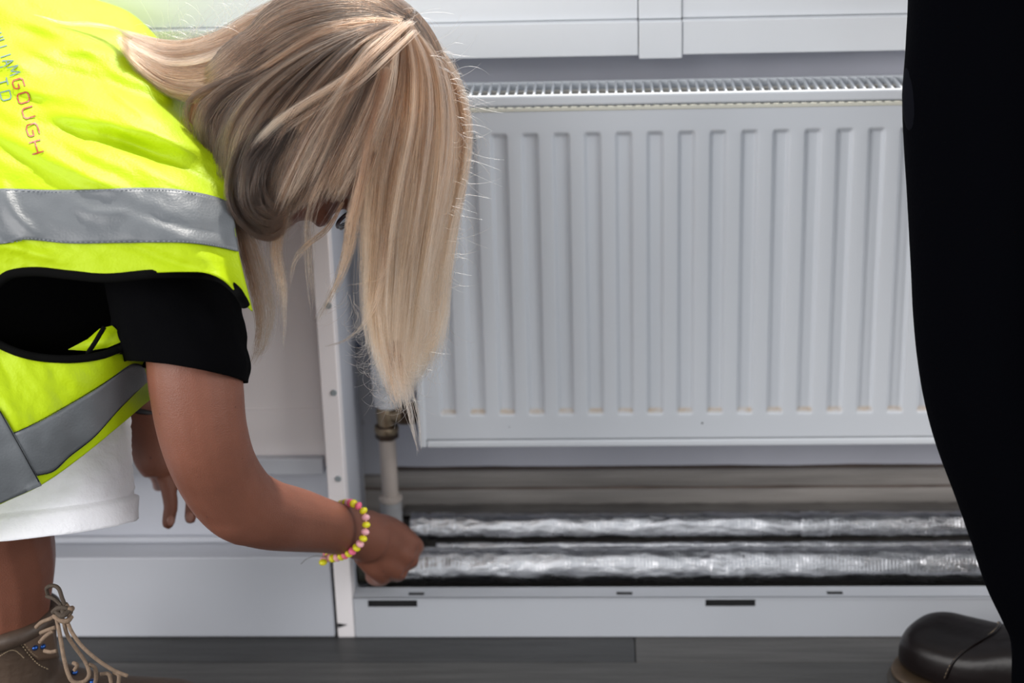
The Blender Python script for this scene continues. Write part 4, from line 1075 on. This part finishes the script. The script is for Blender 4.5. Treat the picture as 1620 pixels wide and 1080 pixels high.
def strands(sheet, n, seed, locks=60, lw=0.006, sd=0.0025, dj=0.006, cut=0.15, wave=0.0015, taper=0.6, base=1.65, r=0.00011, spread=0.0):
    rg = np.random.RandomState(seed)
    G = np.array([catmull([(p[0], p[1], p[2] if len(p) > 2 else 0.0) for p in g], K) for g in sheet])     # guides x K x 3
    ng = len(G); out = []
    lt = np.sort(rg.rand(locks)); lo = rg.randn(locks, 3) * [lw, lw, dj]; lc = 1 - cut * rg.rand(locks) ** 1.5; lph = rg.rand(locks) * 6.28
    lr_ = np.array(RT); lu = np.array(UP); lf = np.array(FW)
    tt = np.linspace(0, 1, K)
    ldr = rg.randn(locks) * 0.07 * (1 if locks > 12 else 0)
    for i in range(n):
        l = rg.randint(locks); t0 = lt[l] + rg.randn() * 0.7 / locks; t1 = t0 + ldr[l] + rg.randn() * 0.02
        tv_ = np.clip(t0 + (t1 - t0) * tt, 0, 1) * (ng - 1)
        ia = np.minimum(tv_.astype(int), ng - 2); uu = (tv_ - ia)[:, None]; kk = np.arange(K)
        c = G[ia, kk] * (1 - uu) + G[ia + 1, kk] * uu
        L_ = lc[l] * (1 - (0.30 if cut > .15 else 0.12) * rg.rand() ** 1.5)
        s = tt * L_
        q = np.stack([np.interp(s, tt, c[:, k]) for k in range(3)], 1)
        d = base + q[:, 2]
        pos = np.array(CAM)[None] + (lf[None] + lr_[None] * ((q[:, :1] - 810) / FPX) + lu[None] * ((540 - q[:, 1:2]) / FPX)) * d[:, None]
        o = lo[l]; env = (0.25 + 0.75 * np.sin(np.pi * np.minimum(1, s * 1.2)) + spread * s)[:, None]
        off = (lr_ * o[0] + lu * o[1] * 0.5 + lf * o[2])[None] * env
        so_ = rg.randn(3) * sd
        e2 = (1 - taper * 0.6 * s)[:, None]
        off = off + (lr_ * so_[0] + lu * so_[1] * 0.6 + lf * so_[2])[None] * e2
        ph = lph[l] + rg.randn() * 0.5
        off = off + lr_[None] * (wave * np.sin(s * 9 + ph) * s)[:, None] + lf[None] * (wave * np.cos(s * 7 + ph) * s)[:, None]
        pos = pos + off
        f1_, f2_, p1_, p2_ = rg.rand() * 14 + 10, rg.rand() * 20 + 18, rg.rand() * 6.28, rg.rand() * 6.28; am = 0.0005 + 0.0006 * rg.rand() ** 2
        pos = pos + lr_[None] * (am * np.sin(f1_ * s + p1_) * s)[:, None] + lu[None] * (0.6 * am * np.sin(f2_ * s + p2_) * s)[:, None]
        for (ec, er) in EL:                       # keep the strands outside the scalp
            q_ = pos - ec; e = np.stack([q_ @ AXN[0] / er[0], q_ @ AXN[1] / er[1], q_ @ AXN[2] / er[2]], 1); nn = np.linalg.norm(e, axis=1)
            sc = 1.015 + 0.05 * rg.rand(); k_ = np.where(nn < sc, sc / np.maximum(nn, 0.2), 1.0)[:, None]; pos = ec + q_ * k_
        out.append(pos)
    return out, r
hair_root = thing('hair', HC, None, None); put(hair_root, her)
def make_hair(name, arr, r, m):
    hc = bpy.data.hair_curves.new(name); hc.add_curves([K] * len(arr))
    pts = np.concatenate(arr).astype(np.float32)
    hc.attributes['position'].data.foreach_set('vector', pts.ravel()) if 'position' in hc.attributes else hc.position_data.foreach_set('vector', pts.ravel())
    ra = hc.attributes.get('radius') or hc.attributes.new('radius', 'FLOAT', 'POINT')
    prof_ = np.tile(r * (1 - 0.65 * np.linspace(0, 1, K) ** 3), len(arr)).astype(np.float32)
    ra.data.foreach_set('value', prof_)
    hc.materials.append(m)
    o = bpy.data.objects.new(name, hc); col.objects.link(o); under(o, hair_root); o['kind'] = 'stuff'
    return o
C0 = (620, 28)
top_sweep = [
    [(640, 22, -.005), (600, -6, .01), (540, -22, .02), (470, -6, .03), (410, 22, .03), (350, 54, .03), (295, 68, .03), (245, 64, .04), (192, 48, .05)],
    [(636, 26, -.02), (590, 6, -.01), (520, 0, 0), (440, 25, .0), (380, 60, .0), (320, 84, .0), (265, 88, .02), (215, 70, .03), (188, 56, .04)],
    [(630, 32, -.04), (580, 22, -.04), (510, 28, -.04), (440, 62, -.03), (385, 96, -.03), (330, 120, -.02), (268, 116, .0), (218, 86, .02), (188, 60, .03)],
    [(628, 40, -.05), (575, 38, -.06), (510, 52, -.07), (445, 92, -.06), (395, 126, -.05), (335, 148, -.035), (275, 140, -.01), (222, 104, .01), (192, 66, .02)],
    [(626, 46, -.055), (572, 52, -.07), (508, 76, -.08), (450, 115, -.07), (395, 146, -.055), (335, 158, -.04), (278, 150, -.015), (230, 118, .01), (194, 74, .02)]]
side = [
    [(612, 40, -.05), (560, 55, -.07), (480, 90, -.085), (410, 140, -.085), (368, 200, -.075), (360, 270, -.07), (372, 340, -.07), (382, 384, -.07)],
    [(615, 42, -.055), (560, 62, -.08), (500, 105, -.09), (440, 165, -.095), (398, 240, -.09), (385, 310, -.085), (400, 362, -.08), (440, 378, -.075)],
    [(618, 44, -.055), (565, 75, -.085), (515, 125, -.098), (465, 190, -.10), (425, 265, -.10), (408, 325, -.09), (425, 365, -.08), (458, 352, -.07)],
    [(620, 46, -.055), (572, 82, -.085), (530, 140, -.10), (485, 205, -.105), (455, 270, -.10), (435, 330, -.095), (438, 362, -.085), (462, 345, -.08)],
    [(622, 46, -.055), (585, 90, -.085), (550, 150, -.10), (512, 215, -.105), (482, 275, -.10), (458, 320, -.095), (440, 355, -.09)],
    [(625, 48, -.055), (600, 95, -.08), (575, 155, -.10), (545, 215, -.105), (520, 262, -.105), (500, 300, -.10), (488, 325, -.10)],
    [(628, 48, -.055), (615, 100, -.08), (598, 160, -.095), (575, 220, -.10), (556, 265, -.10), (545, 300, -.10), (540, 322, -.10)]]
curtain = [
    [(630, 45, -.055), (618, 110, -.075), (604, 180, -.09), (592, 250, -.09), (585, 320, -.085), (584, 400, -.08), (582, 480, -.075), (590, 550, -.075), (612, 610, -.07)],
    [(636, 42, -.05), (640, 110, -.065), (632, 190, -.08), (615, 270, -.08), (604, 350, -.075), (600, 430, -.07), (600, 510, -.07), (612, 580, -.065), (628, 640, -.065)],
    [(640, 40, -.045), (660, 100, -.05), (662, 180, -.06), (650, 270, -.06), (640, 350, -.06), (632, 430, -.055), (628, 510, -.055), (630, 590, -.055), (640, 645, -.055)],
    [(644, 38, -.03), (678, 95, -.03), (690, 180, -.035), (682, 270, -.04), (668, 360, -.04), (660, 440, -.04), (655, 520, -.04), (648, 590, -.045), (642, 640, -.045)],
    [(648, 38, -.015), (695, 100, -.01), (714, 180, -.01), (710, 270, -.015), (694, 360, -.02), (682, 440, -.025), (676, 510, -.03), (662, 570, -.03), (650, 620, -.035)],
    [(650, 40, 0), (706, 110, .01), (730, 190, .01), (728, 260, .01), (712, 340, 0), (701, 420, -.01), (697, 490, -.01), (688, 550, -.02), (668, 600, -.02)]]
nape = [
    [(420, 110, -.06), (370, 130, -.06), (335, 152, -.055), (318, 180, -.055), (310, 205, -.055), (306, 225, -.055)],
    [(430, 115, -.07), (375, 150, -.06), (345, 185, -.055), (336, 220, -.055), (338, 255, -.055), (346, 280, -.06)],
    [(440, 120, -.08), (385, 160, -.07), (358, 210, -.06), (352, 260, -.06), (358, 320, -.06), (368, 370, -.06)],
    [(450, 125, -.09), (395, 175, -.08), (372, 230, -.07), (368, 290, -.07), (380, 345, -.075), (420, 376, -.08)]]
swirl = [
    [(430, 190, -.10), (385, 240, -.10), (372, 300, -.10), (385, 350, -.10), (425, 380, -.095), (470, 350, -.09)],
    [(450, 200, -.105), (405, 250, -.105), (392, 300, -.105), (402, 335, -.10), (430, 350, -.10), (462, 325, -.095)],
    [(470, 210, -.108), (430, 250, -.108), (415, 285, -.105), (420, 312, -.10), (440, 325, -.10), (465, 300, -.10)]]
far_curtain = [[(x + 2, y, z + 0.075 + 0.0) for x, y, z in g] for g in curtain[1:]]
A = []
def add(m, name, n, sheet, seed, **kw):
    arr, r = strands(sheet, n, seed, **kw); A.append((name, arr, r, m))
HMC = hair_mat('curtain_hair', (0.11, 0.050, 0.024), (0.31, 0.160, 0.085), (0.56, 0.335, 0.205))
HMM = hair_mat('mid_brown_hair', (0.020, 0.010, 0.0055), (0.045, 0.023, 0.013), (0.14, 0.078, 0.046))
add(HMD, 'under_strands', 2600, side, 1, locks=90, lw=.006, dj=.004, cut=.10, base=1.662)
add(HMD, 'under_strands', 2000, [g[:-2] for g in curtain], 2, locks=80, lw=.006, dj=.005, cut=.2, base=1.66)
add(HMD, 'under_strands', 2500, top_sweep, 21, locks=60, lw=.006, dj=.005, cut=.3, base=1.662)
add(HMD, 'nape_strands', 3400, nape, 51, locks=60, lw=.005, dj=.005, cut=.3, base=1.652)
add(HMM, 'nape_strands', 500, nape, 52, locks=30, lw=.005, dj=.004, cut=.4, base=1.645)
add(HMM, 'top_sweep_strands', 3000, top_sweep, 53, locks=110, lw=.004, sd=.0022, dj=.006, cut=.06, taper=.2)
add(HM, 'top_sweep_strands', 3400, top_sweep, 3, locks=140, lw=.004, sd=.0018, dj=.006, cut=.06, taper=.2, base=1.648)
add(HML, 'top_sweep_strands', 900, top_sweep[:4], 23, locks=50, lw=.005, sd=.0014, dj=.006, cut=.06, base=1.646)
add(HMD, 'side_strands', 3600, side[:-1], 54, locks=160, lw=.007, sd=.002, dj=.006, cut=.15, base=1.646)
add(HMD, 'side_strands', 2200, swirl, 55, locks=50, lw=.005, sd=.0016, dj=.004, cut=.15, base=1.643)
add(HMM, 'side_strands', 3400, side, 56, locks=190, lw=.007, sd=.0022, dj=.006, cut=.2, base=1.646)
add(HM, 'side_strands', 2000, side[1:], 4, locks=120, lw=.008, sd=.0013, dj=.006, cut=.25, taper=.5, base=1.644)
add(HMC, 'curtain_strands', 5000, curtain, 5, locks=170, lw=.006, sd=.0019, dj=.007, cut=.22, taper=.7, wave=.004)
add(HM, 'curtain_strands', 1600, curtain, 57, locks=90, lw=.006, sd=.0019, dj=.007, cut=.35, taper=.7, wave=.004)
add(HMC, 'far_curtain_strands', 2600, far_curtain, 6, locks=80, lw=.006, sd=.002, dj=.010, cut=.22, taper=.6, wave=.004)
add(HML, 'curtain_strands', 1500, curtain[1:], 7, locks=70, lw=.006, sd=.0012, dj=.006, cut=.18, taper=.7, base=1.641, wave=.004)
add(HML, 'side_strands', 420, side[2:], 8, locks=34, lw=.006, sd=.0009, dj=.004, cut=.3, base=1.639)
# separate locks
def lock(m, pts, n, seed, lw=.0022, sd=.0020, **kw): add(m, 'loose_lock', n, [pts, [(x + 3, y, (z[0] if z else 0)) for x, y, *z in pts]], seed, locks=6, lw=lw, sd=sd, dj=.002, cut=kw.pop('cut', .30), **kw)
diag = [(640, 38, -.065), (590, 85, -.10), (545, 125, -.115), (480, 165, -.12), (430, 200, -.118), (395, 245, -.11), (380, 300, -.10), (372, 360, -.09), (376, 400, -.085)]
lock(HML, diag, 110, 11); lock(HML, [(x + 12, y + 12, z) for x, y, z in diag[:-2]], 60, 12)
lock(HML, [(648, 35, -.05), (600, 60, -.08), (560, 100, -.105), (530, 160, -.118), (500, 240, -.12), (470, 300, -.11), (452, 345, -.10)], 60, 13)
lock(HM, [(560, 120, -.11), (500, 200, -.115), (460, 280, -.11), (444, 350, -.10), (438, 400, -.09), (447, 450, -.09), (446, 500, -.09), (442, 560, -.09)], 140, 14)
lock(HM, [(440, 300, -.10), (434, 360, -.09), (433, 420, -.09), (441, 470, -.09), (443, 520, -.09)], 40, 15)
lock(HM, [(570, 160, -.11), (530, 240, -.115), (498, 310, -.11), (486, 360, -.10), (488, 420, -.10), (493, 480, -.10), (490, 510, -.10)], 40, 16)
lock(HM, [(540, 320, -.10), (515, 360, -.10), (480, 390, -.10), (462, 420, -.10), (450, 470, -.10)], 36, 17, sd=.0007)
lock(HM, [(610, 110, -.105), (585, 200, -.115), (568, 280, -.11), (552, 350, -.105), (545, 400, -.10), (530, 450, -.10), (505, 500, -.10), (496, 515, -.10)], 130, 18, sd=.0020)
lock(HM, [(590, 240, -.105), (565, 320, -.10), (556, 370, -.10), (552, 400, -.10), (540, 440, -.10)], 50, 19)
lock(HML, [(606, 360, -.08), (602, 440, -.08), (590, 480, -.08), (570, 515, -.08), (540, 540, -.085), (505, 550, -.09)], 30, 20, sd=.0008)
lock(HML, [(620, 400, -.08), (600, 440, -.08), (570, 448, -.08), (545, 452, -.08)], 18, 22, sd=.0008)
lock(HML, [(628, 560, -.06), (640, 610, -.06), (652, 660, -.06), (660, 700, -.06), (662, 730, -.06)], 40, 24, sd=.0008)
lock(HM, [(626, 540, -.06), (618, 600, -.06), (628, 640, -.06), (634, 655, -.06)], 60, 25)
lock(HML, [(735, 210, 0), (712, 320, 0), (703, 420, 0), (702, 500, 0), (694, 560, 0), (672, 600, 0)], 70, 26)
for i, (dx, nn) in enumerate(((0, 130), (8, 90), (16, 60), (22, 36))):
    lock(HML if i else HM, [(372 + dx / 2, 330, .03), (388 + dx, 400, .04), (402 + dx, 450, .045), (410 + dx, 500, .045), (406 + dx * .6, 550, .04), (394 + dx * .3, 590 - i * 10, .035)], nn, 30 + i, base=1.64, lw=.002, cut=.25)
lock(HML, [(205, 60, .0), (180, 45, .04), (140, 38, .05), (100, 36, .055), (60, 26, .06), (30, 18, .065)], 40, 40, base=1.66, sd=.0010, cut=.5)
# flyaways
rg = np.random.RandomState(5); fl = []
edge = catmull([(240, 62, .03), (330, 52, .03), (420, 14, .03), (600, 0, .0), (660, 45, .0), (700, 95, .0), (728, 150, .0), (738, 210, .0), (730, 290, .0), (712, 380, .0), (704, 460, 0), (690, 560, -.03), (640, 620, -.04), (600, 560, -.07), (560, 460, -.08)], 200)
for i in range(700):
    e = edge[rg.randint(0, 200)]; nx_ = 1 if e[0] > 500 else 0
    a = rg.randn() * 0.7 + (0.2 if nx_ else -1.0); Ln = 22 + 60 * rg.rand() ** 1.5; cv = (1.5 if nx_ else 0) + rg.randn() * 1.6
    if e[1] > 420: a = 1.3 + rg.randn() * 0.5
    x, y = e[0] + rg.randn() * 5 - 8 * nx_, e[1] + rg.randn() * 5; d = 1.65 + e[2] + rg.randn() * 0.025; pts = []
    for k in range(K):
        pts.append(np.array(W(x, y, d))); a += cv / K * 1.2; x += math.cos(a) * Ln / K; y += math.sin(a) * Ln / K
    fl.append(np.array(pts))
for i in range(60):   # long loose hairs across the head
    g = side[rg.randint(1, len(side))]; dx, dy = rg.randn() * 22, rg.randn() * 14
    fl.append(np.array([np.array(W(*(q[:2] + [dx * t + 20 * math.sin(3 * t), dy * t]), 1.645 + q[2])) for t, q in zip(np.linspace(0, 1, K), catmull(g, K))]))
for (nm, arr, r, m) in A: make_hair(nm, arr, r, m)
make_hair('flyaway_strands', fl, 0.00011, HMF)

# ================================================================= standing man at the right edge
him = thing('person', Vector((0.72, -0.32, 0)), 'person in dark navy trousers and brown leather shoes standing at the right edge', 'person')
navy = mat('dark_navy_cloth', (0.0010, 0.0011, 0.0019), 0.95, spec=0.02, bump=0.3, bscale=300)
left_edge = [(1441, -260), (1441, -100), (1442, 0), (1438, 70), (1433, 150), (1436, 230), (1442, 330), (1447, 430), (1452, 520), (1463, 610), (1485, 700), (1518, 790), (1540, 852), (1566, 930), (1592, 985), (1606, 1022), (1606, 1100)]
def trouser(edge, half, d0, d1, seed):
    n, seg = 90, 64; c = catmull(edge, n); h = catmull([(x,) for x in half], n); v = []; f = []
    for i, (x, y) in enumerate(c):
        t = i / (n - 1); d = d0 + (d1 - d0) * t; hw_ = h[i][0]
        for k in range(seg):
            th = 2 * math.pi * k / seg; a, b = math.cos(th), math.sin(th)
            lump = 1 + 0.02 * fbm(a * 2 + seed, b * 2, t * 9, 3) * (1 if a > -0.8 else 0.3)
            v.append(W(x + hw_ + hw_ * a * lump, y, d) + FW * (b * lump * hw_ * d / FPX * 0.85))
    for i in range(n - 1):
        for k in range(seg):
            k2 = (k + 1) % seg; f.append((i * seg + k, i * seg + k2, (i + 1) * seg + k2, (i + 1) * seg + k))
    return v, f
tv, tf = trouser(left_edge, [150, 148, 142, 135, 128, 122, 118, 112, 108], 1.64, 1.74, 2.0)
tr_o = thing('trousers', Vector((0.55, -0.4, 0.4)), None, None); put(tr_o, him)
o = link('left_trouser_leg', mesh('trouser_leg', tv, tf), navy); solid(o, 0.002); under(o, tr_o)
tv2, tf2 = trouser([(x + 250, y) for x, y in left_edge], [150, 148, 142, 135, 128, 122, 118, 112, 108], 1.60, 1.62, 6.0)
o = link('right_trouser_leg', mesh('trouser_leg', tv2, tf2), navy); solid(o, 0.002); under(o, tr_o)
dat = [tube_data(catmull([W(1560, -150, 1.66), W(1690, -190, 1.62), W(1860, -150, 1.60)], 10), 0.128), tube_data([W(1700, -120, 1.63), W(1700, -420, 1.63)], [0.14, 0.15])]
under(remeshed('trouser_seat', dat, 0.006, 6, navy, None), tr_o)
# bulge of the side pocket
v, f = ball_data(W(1449, 150, 1.66), 0.0125, 0.020, 0.042, (RT, FW, UP), 20, 12)
under(link('pocket_flap', mesh('pocket_flap', v, f), mat('grey_navy', (0.004, 0.0043, 0.0065), 0.9, spec=0.03)), tr_o)
# legs inside (one continuous body)
B = []
for dx, dd in ((0, 0), (250, -0.06)):
    B.append(ptube([(1590 + dx, -120, 1.66 + dd, 110), (1585 + dx, 150, 1.67 + dd, 98), (1570 + dx, 420, 1.69 + dd, 80), (1580 + dx, 620, 1.70 + dd, 78), (1640 + dx, 820, 1.72 + dd, 72), (1705 + dx, 985, 1.74 + dd, 58), (1712 + dx, 1075, 1.74 + dd, 52)], k=40))
B.append(tube_data([W(1590, -120, 1.66), W(1840, -130, 1.60)], 0.070)); B.append(tube_data([W(1715, -120, 1.63), W(1715, -400, 1.63)], 0.105))
ft = W(1712, 1072, 1.74)
for dx, dd in ((0, 0), (250, -0.06)):
    q = W(1712 + dx, 1070, 1.74 + dd); B.append(tube_data([q, Vector((q.x - 0.02, q.y, 0.06)), Vector((q.x - 0.05, q.y + 0.03, 0.045))], [0.034, 0.030, 0.020]))
skin2 = mat('man_skin', (0.30, 0.16, 0.11), 0.5)  # one even skin tone for the man's legs
remeshed('body', B, 0.006, 4, skin2, him)
# shoes
shoe_m = mat('dark_brown_shoe', (0.005, 0.0028, 0.0028), 0.34, bump=0.25, bscale=60, var=0.35, vscale=12, coat=0.0, spec=0.25)
welt_m = mat('welt_tan', (0.05, 0.032, 0.018), 0.5, var=0.3, vscale=60)
def oxford(toe, back, par):
    toe, back = Vector(toe), Vector(back); fwd = (toe - back).normalized(); Lg = (toe - back).length
    s = thing('leather_shoe', (toe + back) / 2, None, None); put(s, par)
    prof_ = [(0, .45, .060, 0), (.04, .66, .085, 0), (.18, .74, .098, 0), (.34, .74, .096, 0), (.5, .82, .082, 0), (.66, .98, .066, 0), (.80, 1.0, .060, 0), (.90, .90, .058, 0), (.965, .66, .050, 0), (1, .34, .032, 0)]
    dat = [shoe_foot(back, fwd, Lg, 0.050, prof_, z0=0.016, n=34)]
    up = remeshed('upper', dat, 0.0025, 6, shoe_m, None); under(up, s)
    v, f = shoe_foot(back - fwd * 0.006, fwd, Lg + 0.010, 0.0515, [(0, .55, .010, 0), (.05, .8, .010, 0), (.2, .84, .010, 0), (.4, .80, .010, 0), (.6, .95, .010, 0), (.78, 1.04, .010, 0), (.92, .92, .010, 0), (.98, .66, .010, 0), (1, .4, .010, 0)], z0=0.012)
    under(link('welt', mesh('welt', v, f), welt_m), s)
    v, f = shoe_foot(back - fwd * 0.006, fwd, Lg + 0.014, 0.0530, [(0, .55, .013, 0), (.05, .8, .013, 0), (.2, .84, .013, 0), (.4, .80, .013, 0), (.6, .95, .013, 0), (.78, 1.04, .013, 0), (.92, .92, .013, 0), (.98, .66, .013, 0), (1, .4, .013, 0)], z0=0.0)
    under(link('sole', mesh('sole', v, f), sole_m), s)
    bv = BVHTree.FromPolygons([tuple(vt.co) for vt in up.data.vertices], [tuple(p.vertices) for p in up.data.polygons])
    side = Vector((0, 0, 1)).cross(fwd)
    for (t, m_, r_, dash) in ((0.74, shoe_m, 0.0016, False), (0.745, stitch_m, 0.0005, True), (0.36, stitch_m, 0.0005, True), (0.345, shoe_m, 0.0018, False)):
        pts = []
        for k in range(41):
            th = math.pi * (k / 40.0)
            q = back + fwd * (Lg * (t - (0.06 * math.sin(th) if t > .5 else -0.08 * math.sin(th)))) + side * (0.06 * math.cos(th)) + Vector((0, 0, 0.04 + 0.075 * math.sin(th)))
            loc, nr, i_, ds = bv.find_nearest(q); pts.append(loc + nr * 0.0004)
        if dash:
            v, f = join([tube_data([pts[k], pts[k] * .4 + pts[k + 1] * .6], r_, 5) for k in range(0, 40)]); nm = 'stitching'
        else: v, f = tube_data(pts, r_, 6); nm = 'seam'
        o = link(nm, mesh(nm, v, f), m_); under(o, s)
        if dash: o['kind'] = 'stuff'
    return s
YSh = -0.285
tq = P(1434, 1012, -0.243); tq.z = 0; fs = Vector((0.78, -0.625, 0)).normalized()
oxford(tq, tq + fs * 0.285, him)
tq2 = tq + Vector((0.17, -0.05, 0)); oxford(tq2, tq2 + fs * 0.285, him)
print('shoe', tq, tq + fs * .285, W(1712, 1072, 1.74))
